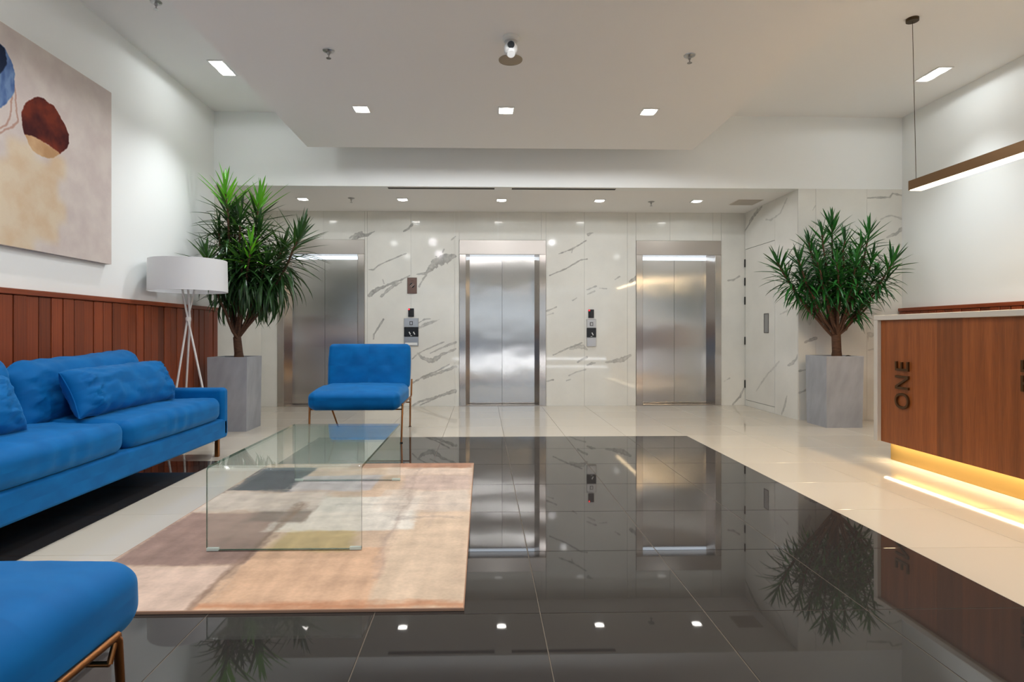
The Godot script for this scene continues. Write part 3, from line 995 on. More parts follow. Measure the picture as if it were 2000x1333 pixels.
# ------------------------------------------------------------------ soft furnishings
# rounded box with a deform callback; welded so that shading is smooth
func soft_box(half: Vector3, r: float, seg: int, deform: Callable) -> ArrayMesh:
	var lists := []
	for ax in 3:
		var h := half[ax]
		var rr := minf(r, h * 0.98)
		var l := PackedFloat32Array()
		for k in 5:
			l.append(-(h - rr) - rr * tan(deg_to_rad(45.0 - 45.0 * k / 5.0)))
		var steps := maxi(2, int(ceilf((h - rr) * 2.0 / (maxf(half.x, half.z) * 2.0 / seg))))
		for k in steps + 1:
			l.append(-(h - rr) + (h - rr) * 2.0 * k / steps)
		for k in range(1, 6):
			l.append((h - rr) + rr * tan(deg_to_rad(45.0 * k / 5.0)))
		lists.append(l)
	var v := PackedVector3Array()
	var seen := {}
	var tris := PackedInt32Array()
	var rv := Vector3(minf(r, half.x * 0.98), minf(r, half.y * 0.98), minf(r, half.z * 0.98))
	var inner := half - rv
	for ax in 3:
		var a1 := (ax + 1) % 3
		var a2 := (ax + 2) % 3
		for s in [-1.0, 1.0]:
			var ids := []
			for p in lists[a1]:
				var row := PackedInt32Array()
				for q in lists[a2]:
					var c := Vector3.ZERO
					c[ax] = s * half[ax]
					c[a1] = p
					c[a2] = q
					var ic := c.clamp(-inner, inner)
					var dv := (c - ic) / rv
					var pos := ic + dv.normalized() * rv
					var key := Vector3i((pos * 20000.0).round())
					if not seen.has(key):
						seen[key] = v.size()
						v.append(pos)
					row.append(seen[key])
				ids.append(row)
			for i in ids.size() - 1:
				for j in ids[0].size() - 1:
					var a: int = ids[i][j]
					var b: int = ids[i + 1][j]
					var c2: int = ids[i + 1][j + 1]
					var d: int = ids[i][j + 1]
					if s > 0:
						tris.append_array([a, c2, b, a, d, c2])
					else:
						tris.append_array([a, b, c2, a, c2, d])
	for i in v.size():
		v[i] = deform.call(v[i], half)
	var nn := PackedVector3Array()
	nn.resize(v.size())
	for t in range(0, tris.size(), 3):
		var m := (v[tris[t + 2]] - v[tris[t]]).cross(v[tris[t + 1]] - v[tris[t]])
		nn[tris[t]] += m
		nn[tris[t + 1]] += m
		nn[tris[t + 2]] += m
	var uv := PackedVector2Array()
	uv.resize(v.size())
	for i in nn.size():
		nn[i] = nn[i].normalized()
	var mb := MB.new()
	mb.v = v
	mb.n = nn
	mb.uv = uv
	mb.ix = tris
	return mb.mesh()

# loose pillow, long in x, tall in y, thick in z, seam round its rim, creased at the corners
func pillow(a: float, b: float, th: float, sd: int, crease := 1.0, slump := 0.0, round_off := 0.1) -> ArrayMesh:
	var nz := noise(2.2, sd, 3)
	var nu := 56
	var nv := 32
	var mb := MB.new()
	var sheets := []
	for s in [-1.0, 1.0]:
		var rows := []
		for i in nu + 1:
			var row := PackedVector3Array()
			var u := -cos(PI * i / nu)
			for j in nv + 1:
				var w := -cos(PI * j / nv)
				var full := pow(maxf(0.0, 1.0 - pow(absf(u), 6.0)), 0.5) * pow(maxf(0.0, 1.0 - pow(absf(w), 3.0)), 0.5)
				var x := a * u * (1.0 - 0.045 * (1.0 - w * w))
				var y := b * w * (1.0 - 0.05 * (1.0 - u * u) * (1.0 if w > 0.0 else 0.4)) * (1.0 - round_off * pow(absf(u), 9.0) * (1.0 if w > 0.0 else 0.3))
				var z: float = s * th * full
				# creases run in from the short ends
				var end := smoothstep(0.5, 0.82, absf(u)) * (1.0 - smoothstep(0.84, 0.96, absf(u))) * (1.0 - pow(absf(w), 4.0))
				z += s * crease * 0.010 * end * sin(w * 13.0 + nz.get_noise_2d(u * 2.0, w * 2.0 + s) * 6.0 + signf(u) * 1.3)
				z += nz.get_noise_3d(u * 1.2, w * 0.8, s) * 0.02 * full
				y += slump * (0.5 + 0.5 * u) * (0.5 + 0.5 * w) + nz.get_noise_2d(u * 1.5 + 9.0, w) * 0.012
				row.append(Vector3(x, y, z))
			rows.append(row)
		sheets.append(rows)
	# the seam is shared by both sheets
	for i in nu + 1:
		for j in nv + 1:
			if i == 0 or j == 0 or i == nu or j == nv:
				var p: Vector3 = (sheets[0][i][j] + sheets[1][i][j]) / 2.0
				sheets[0][i][j] = p
				sheets[1][i][j] = p
	mb.grid(sheets[0], false, false, false, Vector3(0, 0, 3))
	mb.grid(sheets[1], false, false, false, Vector3(0, 0, -3))
	# piped seam
	var rim := []
	for i in nu + 1:
		rim.append(sheets[0][i][0])
	for j in range(1, nv + 1):
		rim.append(sheets[0][nu][j])
	for i in range(nu - 1, -1, -1):
		rim.append(sheets[0][i][nv])
	for j in range(nv - 1, -1, -1):
		rim.append(sheets[0][0][j])
	mb.tube(rim, [0.0045], 6, false)
	return mb.mesh()

func build_sofa() -> void:
	# node at the middle of the sofa's footprint; x' runs along the sofa (away from the camera is -z)
	var d0 := 2.19
	var d1 := 4.962
	var xf := -2.13
	var xb := -2.945
	var o := base("sofa", P((xf + xb) / 2, 0, (d0 + d1) / 2))
	tag(o, "long royal blue velvet sofa with thin arms along the wood panelled wall", "sofa")
	var hw := (xf - xb) / 2
	var hl := (d1 - d0) / 2
	var nz := noise(1.3, 12, 3)
	var still := func(p: Vector3, _h: Vector3) -> Vector3: return p
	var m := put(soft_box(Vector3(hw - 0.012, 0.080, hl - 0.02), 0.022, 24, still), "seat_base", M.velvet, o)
	m.position = Vector3(0.012, 0.227, 0)
	for s in [-1, 1]:
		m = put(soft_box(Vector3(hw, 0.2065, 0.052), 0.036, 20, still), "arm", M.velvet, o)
		m.position = Vector3(0, 0.3535, s * (hl - 0.052))
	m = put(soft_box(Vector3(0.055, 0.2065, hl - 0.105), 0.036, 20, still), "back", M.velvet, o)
	m.position = Vector3(-hw + 0.055, 0.3535, 0)
	# two seat cushions
	var cl := (2 * hl - 0.208) / 4.0
	for s in [-1, 1]:
		var sd: float = 30.0 + s * 7.0
		var puff := func(p: Vector3, h: Vector3) -> Vector3:
			var u := p.x / h.x
			var w := p.z / h.z
			var q := p
			var top := clampf(p.y / h.y, -1.0, 1.0)
			var crown := (1.0 - pow(absf(u), 2.5)) * (1.0 - pow(absf(w), 2.2))
			if top > 0.0:
				q.y += top * (0.024 * crown + 0.010 * nz.get_noise_2d(p.x * 2.6 + sd, p.z * 2.6))
			# front edge bellies out between the ends and is gathered by short creases
			var front := smoothstep(0.55, 1.0, u)
			q.x += front * (0.020 * (1.0 - pow(absf(w), 2.0)) - 0.012 * smoothstep(0.8, 1.0, absf(w)))
			var bunch := exp(-pow((w + 0.12 * s) / 0.28, 2.0))
			q.x += front * bunch * 0.006 * sin(p.z * 46.0 + p.y * 14.0) * (1.0 - absf(top) * 0.5)
			q.z *= 1.0 - 0.012 * (1.0 - top) * smoothstep(0.7, 1.0, absf(w))
			return q
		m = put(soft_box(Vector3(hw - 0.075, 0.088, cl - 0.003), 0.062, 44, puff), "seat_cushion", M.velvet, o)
		m.position = Vector3(0.075, 0.392, s * cl)
	# legs
	for sx in [-1, 1]:
		for sz in [-1, 1]:
			var mb := MB.new()
			mb.box(Vector3(-0.016, 0, -0.016), Vector3(0.016, 0.150, 0.016), 0.003)
			m = obj(mb, "leg", M.brass, o)
			m.position = Vector3(sx * (hw - 0.045), 0, sz * (hl - 0.115))
	# loose back cushions and long lumbar pillows
	var bc := [[3.41, 4.70, 1], [2.27, 3.43, 2]]
	for q in bc:
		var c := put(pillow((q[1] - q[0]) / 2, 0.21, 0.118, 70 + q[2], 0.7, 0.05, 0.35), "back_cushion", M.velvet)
		tag(c, ["large loose blue velvet back cushion at the sofa end by the floor lamp", "large loose blue velvet back cushion at the sofa end away from the lamp"][q[2] - 1], "cushion", "loose sofa back cushions")
		c.position = P(-2.722, 0.640, (q[0] + q[1]) / 2)
		c.basis = Basis(Vector3(0, 0, -1), Vector3(-0.17, 0.985, 0).normalized(), Vector3(0.985, 0.17, 0).normalized())
	var lp := [[3.57, 4.66, 1], [2.13, 3.17, 2]]
	for q in lp:
		var c := put(pillow((q[1] - q[0]) / 2, 0.158, 0.105, 90 + q[2], 1.25, 0.012), "lumbar_pillow", M.velvet)
		tag(c, ["long blue velvet lumbar pillow at the sofa end by the floor lamp", "long blue velvet lumbar pillow at the sofa end away from the lamp"][q[2] - 1], "pillow", "lumbar pillows")
		c.position = P(-2.485, 0.645, (q[0] + q[1]) / 2)
		c.basis = Basis(Vector3(0, 0.0, -1), Vector3(-0.40, 0.917, 0).normalized(), Vector3(0.917, 0.40, 0).normalized())

func build_chairs() -> void:
	var nz := noise(1.7, 77, 3)
	# far chair faces the camera; front is +z
	var o := base("lounge_chair", P(-1.172, 0, 5.87))
	tag(o, "armless royal blue velvet lounge chair facing the glass table, in front of the lifts", "chair", "blue lounge chairs")
	var seat := func(p: Vector3, h: Vector3) -> Vector3:
		var u := p.x / h.x
		var w := p.z / h.z
		var q := p
		var top := clampf(p.y / h.y, -1.0, 1.0)
		if top > 0.0:
			q.y += top * (0.022 * (1.0 - u * u) * (1.0 - w * w) - 0.022 * smoothstep(0.2, 1.0, w) + 0.005 * nz.get_noise_2d(p.x * 3.0, p.z * 3.0))
		q.x += signf(u) * 0.012 * smoothstep(0.6, 1.0, absf(u)) * (1.0 - w * w)
		# pulls at the front corners
		var corner := smoothstep(0.75, 1.0, absf(u)) * smoothstep(0.6, 1.0, w) * (1.0 - top)
		q.z += corner * 0.006 * sin(p.x * 90.0)
		return q
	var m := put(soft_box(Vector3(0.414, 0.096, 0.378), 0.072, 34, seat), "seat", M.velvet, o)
	m.position = Vector3(0, 0.403, 0.188)
	var back := func(p: Vector3, h: Vector3) -> Vector3:
		var u := p.x / h.x
		var w := p.y / h.y
		var q := p
		q.z += signf(p.z) * 0.014 * (1.0 - u * u) * (1.0 - w * w) + 0.006 * nz.get_noise_2d(p.x * 3.0 + 4.0, p.y * 3.0)
		q.x += signf(u) * 0.008 * (1.0 - w * w) * smoothstep(0.6, 1.0, absf(u))
		# dent of a button pull near one side
		var dent := exp(-(pow((p.x - 0.215) / 0.05, 2.0) + pow((p.y - 0.03) / 0.06, 2.0)))
		if p.z > 0.0:
			q.z -= dent * 0.010 + dent * 0.003 * sin(p.y * 120.0)
		return q
	m = put(soft_box(Vector3(0.415, 0.232, 0.062), 0.045, 34, back), "backrest", M.velvet, o)
	m.position = Vector3(0, 0.668, -0.225)
	m.rotation.x = -0.16
	for s in [-1, 1]:
		var mb := MB.new()
		var sx: float = s
		mb.tube([Vector3(sx * 0.422, 0.0, 0.462), Vector3(sx * 0.427, 0.34, 0.424), Vector3(sx * 0.427, 0.352, 0.414)], [0.0085, 0.010, 0.010], 10)
		obj(mb, "leg", M.brass, o)
		mb = MB.new()
		mb.tube([Vector3(sx * 0.427, 0.352, 0.424), Vector3(sx * 0.427, 0.356, -0.22), Vector3(sx * 0.427, 0.372, -0.245), Vector3(sx * 0.427, 0.53, -0.285)], [0.009], 10)
		obj(mb, "side_rail", M.brass, o)
		mb = MB.new()
		mb.tube([Vector3(sx * 0.424, 0.352, -0.19), Vector3(sx * 0.385, 0.0, -0.475)], [0.010, 0.0085], 10)
		obj(mb, "leg", M.brass, o)
		for q in [Vector3(sx * 0.422, 0, 0.462), Vector3(sx * 0.385, 0, -0.475)]:
			mb = MB.new()
			mb.lathe(q, [Vector2(0, 0), Vector2(0.014, 0), Vector2(0.014, 0.006), Vector2(0.009, 0.009)], 12)
			obj(mb, "foot_glide", M.black, o)
	for z in [0.40, -0.16]:
		var mb := MB.new()
		mb.tube([Vector3(-0.424, 0.302, z), Vector3(0.424, 0.302, z)], [0.0065], 8)
		obj(mb, "cross_bar", M.brass, o)
	for s in [-1, 1]:
		for z in [0.40, -0.16]:
			var mb := MB.new()
			mb.tube([Vector3(s * 0.424, 0.302, z), Vector3(s * 0.427, 0.354, z + (0.02 if z > 0 else -0.02))], [0.0065], 8)
			obj(mb, "bracket", M.brass, o)
	var c := copy_of(o, "lounge_chair", P(-1.229, 0, 0.882), PI)
	tag(c, "armless royal blue velvet lounge chair with its back to the viewer, beside the sofa end", "chair", "blue lounge chairs")

func build_table() -> void:
	var x0 := -1.268
	var x1 := -0.560
	var d0 := 2.715
	var d1 := 3.99
	var o := base("glass_coffee_table", P((x0 + x1) / 2, 0.014, (d0 + d1) / 2))
	tag(o, "clear bent glass waterfall coffee table standing on the rug", "coffee table")
	var hw := (x1 - x0) / 2
	var hd := (d1 - d0) / 2
	var h := 0.388
	var th := 0.012
	var r := 0.024
	# one bent sheet: path up the front, across, down the back
	var path := []
	path.append(Vector2(hd, 0.004))
	path.append(Vector2(hd, h - r))
	for k in range(1, 9):
		var a := PI / 2 * k / 8.0
		path.append(Vector2(hd - r + cos(a) * r, h - r + sin(a) * r))
	path.append(Vector2(-(hd - r), h))
	for k in range(1, 9):
		var a := PI / 2 + PI / 2 * k / 8.0
		path.append(Vector2(-(hd - r) + cos(a) * r, h - r + sin(a) * r))
	path.append(Vector2(-hd, 0.004))
	var inner := []
	for i in path.size():
		var t: Vector2
		if i == 0:
			t = path[1] - path[0]
		elif i == path.size() - 1:
			t = path[i] - path[i - 1]
		else:
			t = (path[i + 1] - path[i]).normalized() + (path[i] - path[i - 1]).normalized()
		t = t.normalized()
		inner.append(path[i] + Vector2(-t.y, t.x) * th)
	var sheet := MB.new()
	for side in 2:
		var pts: Array = path if side == 0 else inner
		var rows := []
		for i in pts.size():
			rows.append(PackedVector3Array([Vector3(-hw, pts[i].y, pts[i].x), Vector3(hw, pts[i].y, pts[i].x)]))
		sheet.grid(rows, false, false, side == 1, Vector3(0, 0.1, 0))
	obj(sheet, "bent_glass_sheet", M.glass, o)
	for s in [-1, 1]:
		var e := MB.new()
		for i in path.size() - 1:
			e.quad(Vector3(s * hw, path[i].y, path[i].x), Vector3(s * hw, path[i + 1].y, path[i + 1].x), Vector3(s * hw, inner[i + 1].y, inner[i + 1].x), Vector3(s * hw, inner[i].y, inner[i].x), Vector3(s, 0, 0))
		obj(e, "glass_edge", M.glass_edge, o)
	for s in [-1, 1]:
		var z: float = s * hd
		box(Vector3(-hw, 0.0035, minf(z, z - s * th)), Vector3(hw, 0.0045, maxf(z, z - s * th)), "glass_edge", M.glass_edge, o)
		for q in [-1, 1]:
			box(Vector3(minf(q * hw, q * (hw - 0.055)), 0.0, minf(z + s * 0.001, z - s * (th + 0.001))), Vector3(maxf(q * hw, q * (hw - 0.055)), 0.014, maxf(z + s * 0.001, z - s * (th + 0.001))), "clear_foot_pad", M.pad, o, 0.001)

func build_rug() -> void:
	var x0 := -1.635
	var x1 := -0.068
	var d0 := 2.137
	var d1 := 4.515
	var w := 384
	var h := 576
	var big := noise(0.012, 301, 4)
	var fine := noise(0.09, 302, 3)
	var streak := noise(0.05, 303, 3)
	var im := Image.create(w, h, false, Image.FORMAT_RGB8)
	# patches of dye: x from, x to, d from, d to, colour, cover
	var patches := [
		[-3.0, 1.0, 1.0, 6.0, Color(0.775, 0.675, 0.585), 1.0],
		[-1.64, -1.06, 2.1, 2.54, Color(0.80, 0.70, 0.635), 0.9],
		[-1.04, -0.42, 2.1, 2.78, Color(0.79, 0.645, 0.53), 0.9],
		[-0.44, -0.06, 2.1, 3.3, Color(0.80, 0.71, 0.615), 0.8],
		[-1.64, -1.02, 2.54, 3.32, Color(0.575, 0.475, 0.435), 0.95],
		[-1.0, -0.62, 2.70, 3.02, Color(0.72, 0.63, 0.44), 0.85],
		[-1.12, -0.36, 2.98, 3.62, Color(0.83, 0.81, 0.77), 0.85],
		[-1.28, -0.95, 3.12, 3.42, Color(0.46, 0.40, 0.37), 0.8],
		[-1.64, -0.95, 3.32, 3.74, Color(0.78, 0.72, 0.67), 0.9],
		[-1.64, -1.22, 3.74, 4.40, Color(0.30, 0.29, 0.32), 0.95],
		[-1.25, -0.70, 3.74, 4.15, Color(0.72, 0.70, 0.71), 0.8],
		[-0.62, -0.06, 3.30, 3.75, Color(0.80, 0.745, 0.69), 0.8],
		[-0.55, -0.06, 3.74, 4.15, Color(0.735, 0.655, 0.615), 0.75],
		[-0.70, -0.06, 4.14, 4.36, Color(0.84, 0.755, 0.685), 0.85],
		[-1.0, -0.06, 4.36, 4.6, Color(0.645, 0.475, 0.385), 0.85],
		[-1.05, -0.06, 2.12, 2.20, Color(0.70, 0.475, 0.345), 0.7],
		[-1.09, -1.03, 2.1, 3.5, Color(0.50, 0.40, 0.34), 0.75],
		[-0.48, -0.42, 2.4, 4.4, Color(0.62, 0.55, 0.505), 0.55],
		[-0.30, -0.27, 3.0, 4.2, Color(0.66, 0.58, 0.54), 0.4],
		[-0.50, -0.12, 3.17, 3.21, Color(0.50, 0.45, 0.43), 0.55],
		[-0.85, -0.15, 3.43, 3.46, Color(0.60, 0.56, 0.54), 0.5],
	]
	for y in h:
		for x in w:
			var X := x0 + (x1 - x0) * (x + 0.5) / w
			var D := d1 - (d1 - d0) * (y + 0.5) / h
			var bx := big.get_noise_2d(x * 3.0, y * 0.6) * 0.05 + fine.get_noise_2d(x, y) * 0.015
			var bd := big.get_noise_2d(x * 0.8 + 400.0, y * 3.0) * 0.05 + fine.get_noise_2d(x + 300.0, y) * 0.012
			var c := Color.BLACK
			for p in patches:
				var e := minf(minf(X + bx - p[0], p[1] - X - bx), minf(D + bd - p[2], p[3] - D - bd))
				if e > -0.012:
					c = c.lerp(p[4], clampf((e + 0.012) / 0.045, 0.0, 1.0) * p[5])
			# worn, brushed weave in both directions
			var t := 1.0 + 0.05 * streak.get_noise_2d(x * 0.2, y * 0.7) + 0.07 * streak.get_noise_2d(x * 0.7 + 700.0, y * 0.1) + 0.07 * big.get_noise_2d(x * 2.0 + 50.0, y * 2.0) + 0.035 * fine.get_noise_2d(x * 2.0, y * 2.0)
			im.set_pixel(x, y, Color(c.r * t, c.g * t, c.b * t))
	var m := textured(ImageTexture.create_from_image(im), 0.95, 0.1)
	m.rim_enabled = true
	m.rim = 0.15
	var o := base("rug", P((x0 + x1) / 2, 0, (d0 + d1) / 2))
	tag(o, "large faded patchwork rug in peach, taupe and charcoal under the glass table", "rug")
	var hw := (x1 - x0) / 2
	var hd := (d1 - d0) / 2
	var mb := MB.new()
	mb.quad(Vector3(-hw + 0.003, 0.012, hd - 0.003), Vector3(hw - 0.003, 0.012, hd - 0.003), Vector3(hw - 0.003, 0.012, -hd + 0.003), Vector3(-hw + 0.003, 0.012, -hd + 0.003), Vector3.UP, Vector2(0, 1), Vector2(1, 1), Vector2(1, 0), Vector2(0, 0))
	obj(mb, "pile", m, o)
	mb = MB.new()
	var f := 0.0
	for q in [[-hw, hw, hd - 0.006, hd], [-hw, hw, -hd, -hd + 0.006], [-hw, -hw + 0.006, -hd + 0.006, hd - 0.006], [hw - 0.006, hw, -hd + 0.006, hd - 0.006]]:
		mb.box(Vector3(q[0], f, q[2]), Vector3(q[1], 0.0125, q[3]), 0.002)
	obj(mb, "bound_edge", mat(Color(0.62, 0.48, 0.39), 0.95), o)
	mb = MB.new()
	mb.box(Vector3(-hw + 0.004, 0.0, -hd + 0.004), Vector3(hw - 0.004, 0.0115, hd - 0.004))
	obj(mb, "backing", mat(Color(0.5, 0.42, 0.36), 0.95), o)

func build_lamp() -> void:
	var o := base("floor_lamp", P(-2.683, 0, 5.40))
	tag(o, "white tripod floor lamp with a wide white drum shade behind the sofa arm", "floor lamp")
	var knot := 1.14
	for k in 3:
		var a := deg_to_rad(-7.4 + 120.0 * k)
		var foot := Vector3(cos(a) * 0.224, 0, sin(a) * 0.224)
		var b := a + PI + 0.25
		var top := Vector3(cos(b) * 0.062, 1.43, sin(b) * 0.062)
		var off := Vector3(cos(a + PI / 2), 0, sin(a + PI / 2)) * 0.012
		var mb := MB.new()
		mb.tube([foot, Vector3(0, knot, 0) + off, top], [0.0095, 0.0095, 0.009], 10)
		obj(mb, "leg", M.lamp_white, o)
		mb = MB.new()
		mb.lathe(foot, [Vector2(0, 0), Vector2(0.013, 0), Vector2(0.013, 0.012), Vector2(0.009, 0.014)], 12)
		obj(mb, "foot_cap", M.white_plastic, o)
	var mb2 := MB.new()
	mb2.lathe(Vector3(0, knot, 0), [Vector2(0, -0.018), Vector2(0.022, -0.018), Vector2(0.024, 0.0), Vector2(0.022, 0.018), Vector2(0, 0.018)], 16)
	obj(mb2, "knot_collar", M.lamp_white, o)
	mb2 = MB.new()
	mb2.lathe(Vector3(0, 1.43, 0), [Vector2(0, -0.008), Vector2(0.070, -0.008), Vector2(0.070, 0.008), Vector2(0, 0.008)], 24)
	obj(mb2, "top_plate", M.lamp_white, o)
	mb2 = MB.new()
	mb2.lathe(Vector3(0, 1.438, 0), [Vector2(0.018, 0), Vector2(0.018, 0.05), Vector2(0.03, 0.08), Vector2(0.032, 0.11), Vector2(0.0, 0.14)], 16)
	obj(mb2, "bulb", M.shade, o)
	# drum shade: outer cloth, lining, rims
	var r0 := 0.330
	var y0 := 1.392
	var y1 := 1.672
	mb2 = MB.new()
	mb2.lathe(Vector3.ZERO, [Vector2(r0, y0), Vector2(r0 - 0.006, y1)], 64)
	obj(mb2, "shade", M.shade, o)
	mb2 = MB.new()
	mb2.lathe(Vector3.ZERO, [Vector2(r0 - 0.010, y1), Vector2(r0 - 0.004, y0)], 64)
	obj(mb2, "shade_lining", M.shade, o)
	for q in [[r0, y0], [r0 - 0.006, y1]]:
		mb2 = MB.new()
		var ring := []
		for k in 65:
			ring.append(Vector3(cos(TAU * k / 64) * (q[0] - 0.002), q[1], sin(TAU * k / 64) * (q[0] - 0.002)))
		mb2.tube(ring, [0.0035], 6, false)
		obj(mb2, "shade_rim", M.shade, o)
	for k in 3:
		mb2 = MB.new()
		var a := TAU * k / 3.0 + 0.4
		mb2.tube([Vector3(cos(a) * 0.05, 1.43, sin(a) * 0.05), Vector3(cos(a) * (r0 - 0.008), 1.655, sin(a) * (r0 - 0.008))], [0.003], 6)
		obj(mb2, "shade_spoke", M.lamp_white, o)

# ------------------------------------------------------------------ painting
func build_painting() -> void:
	var dr := 4.80
	var dl := 2.95
	var y0 := 1.568
	var y1 := 2.955
	var xs := XL + 0.05
	var w := 600
	var h := int(w * (y1 - y0) / (dr - dl))
	var to_uv := func(px: float, py: float) -> Vector2:
		var p := on_x(px, py, xs)
		return Vector2((p.z - dl) / (dr - dl) * w, (y1 - p.y) / (y1 - y0) * h)
	# outlines in a crop of the photograph, 2.777 crop pixels to one photo pixel, from (0, 60)
	var poly := func(pts: Array) -> PackedVector2Array:
		var out := PackedVector2Array()
		for q in pts:
			out.append(to_uv.call(q[0] / 2.777, 60.0 + q[1] / 2.777))
		return out
	var brown: PackedVector2Array = poly.call([[205, 362], [240, 370], [290, 410], [340, 490], [372, 560], [370, 610], [350, 650], [325, 668], [300, 645], [250, 610], [215, 590], [180, 575], [135, 568], [118, 500], [118, 450], [130, 410], [160, 375]])
	var sand: PackedVector2Array = poly.call([[135, 568], [180, 575], [215, 590], [250, 612], [300, 645], [325, 668], [290, 690], [260, 692], [225, 680], [180, 645], [150, 610]])
	var blue: PackedVector2Array = poly.call([[-30, 66], [0, 75], [20, 90], [45, 130], [65, 180], [78, 240], [75, 300], [65, 350], [35, 395], [0, 412], [-60, 385], [-95, 300], [-100, 200], [-70, 110]])
	var navy: PackedVector2Array = poly.call([[-30, 66], [0, 75], [20, 95], [38, 150], [40, 185], [20, 215], [0, 225], [-50, 230], [-90, 190], [-70, 110]])
	var stain: PackedVector2Array = poly.call([[-60, 760], [0, 690], [30, 640], [90, 595], [150, 610], [230, 690], [350, 700], [355, 750], [330, 800], [332, 1000], [300, 1150], [120, 1190], [-60, 1120]])
	var lines := [poly.call([[72, 290], [88, 400], [92, 490], [70, 525], [30, 535], [0, 558], [-40, 600]]), poly.call([[62, 350], [60, 420], [55, 480], [30, 510], [0, 525], [-40, 535]])]
	var warp := noise(0.02, 401, 4)
	var wash := noise(0.012, 402, 4)
	var grain := noise(0.4, 403, 2)
	var soft := Image.create(w, h, false, Image.FORMAT_L8)
	for y in h:
		for x in w:
			var p := Vector2(x + warp.get_noise_2d(x, y) * 14.0, y + warp.get_noise_2d(x + 90.0, y) * 14.0)
			if Geometry2D.is_point_in_polygon(p, stain):
				soft.set_pixel(x, y, Color.WHITE)
	soft.resize(w / 24, h / 24, Image.INTERPOLATE_TRILINEAR)
	soft.resize(w, h, Image.INTERPOLATE_CUBIC)
	var im := Image.create(w, h, false, Image.FORMAT_RGB8)
	for y in h:
		for x in w:
			var p := Vector2(x + warp.get_noise_2d(x, y) * 5.0, y + warp.get_noise_2d(x + 90.0, y) * 5.0)
			var q := wash.get_noise_2d(x, y)
			var c := Color(0.845, 0.80, 0.765).lerp(Color(0.80, 0.745, 0.72), clampf(0.5 + q, 0.0, 1.0))
			var sk := soft.get_pixel(x, y).r
			if sk > 0.01:
				c = c.lerp(Color(0.86, 0.785, 0.67).lerp(Color(0.835, 0.725, 0.585), clampf(0.35 + q * 1.3, 0.0, 1.0)), sk * 0.85)
			if Geometry2D.is_point_in_polygon(p, brown):
				c = Color(0.45, 0.185, 0.12).lerp(Color(0.26, 0.10, 0.10), clampf(0.45 + wash.get_noise_2d(x * 1.2, y * 1.2) * 1.2, 0.0, 1.0))
			elif Geometry2D.is_point_in_polygon(p, sand):
				c = Color(0.80, 0.655, 0.50).lerp(Color(0.72, 0.56, 0.40), clampf(0.5 + q * 1.5, 0.0, 1.0))
			elif Geometry2D.is_point_in_polygon(p, blue):
				c = Color(0.45, 0.55, 0.70).lerp(Color(0.30, 0.40, 0.58), clampf(0.5 + wash.get_noise_2d(x * 4.0, y * 1.5) * 1.3, 0.0, 1.0))
				if Geometry2D.is_point_in_polygon(p, navy):
					c = Color(0.11, 0.15, 0.24)
			else:
				for l in lines:
					for i in l.size() - 1:
						var near := Geometry2D.get_closest_point_to_segment(p, l[i], l[i + 1])
						if near.distance_to(p) < 2.2:
							c = Color(0.72, 0.58, 0.52)
			var t := 1.0 + 0.02 * grain.get_noise_2d(x, y)
			im.set_pixel(x, y, Color(c.r * t, c.g * t, c.b * t))
	# soften the stain's outline a little by shrinking and growing
	im.resize(w / 2, h / 2, Image.INTERPOLATE_LANCZOS)
	im.resize(w, h, Image.INTERPOLATE_CUBIC)
	var o := base("painting", P(XL, y0, (dr + dl) / 2))
	tag(o, "large abstract canvas with brown and blue ovals hung above the sofa", "painting")
	var hl := (dr - dl) / 2
	var hh := y1 - y0
	var mb := MB.new()
	mb.quad(Vector3(0.05, 0, hl), Vector3(0.05, 0, -hl), Vector3(0.05, hh, -hl), Vector3(0.05, hh, hl), Vector3.RIGHT, Vector2(0, 1), Vector2(1, 1), Vector2(1, 0), Vector2(0, 0))
	obj(mb, "canvas", textured(ImageTexture.create_from_image(im), 0.8, 0.3), o)
	mb = MB.new()
	mb.box(Vector3(0.0, 0, -hl), Vector3(0.0495, hh, hl), 0.002)
	obj(mb, "stretcher_edge", mat(Color(0.72, 0.68, 0.65), 0.85), o)

# ------------------------------------------------------------------ plants
func leaf_mesh(l: float, w: float, droop: float, fold: float) -> ArrayMesh:
	var mb := MB.new()
	var n := 7
	var rows := []
	var p := Vector3.ZERO
	var ang := 0.0
	for i in n + 1:
		var t := float(i) / n
		var ww := w * (0.35 + 0.65 * smoothstep(0.0, 0.35, t)) * pow(1.0 - pow(t, 2.6), 0.8)
		var dir := Vector3(0, -sin(ang), cos(ang))
		var up := Vector3(0, cos(ang), sin(ang))
		rows.append(PackedVector3Array([p + Vector3(-ww / 2, 0, 0) + up * fold * ww, p, p + Vector3(ww / 2, 0, 0) + up * fold * ww]))
		p += dir * (l / n)
		ang += droop / n
	mb.grid(rows, false, false, false, Vector3(0, -2, 0.1))
	return mb.mesh()

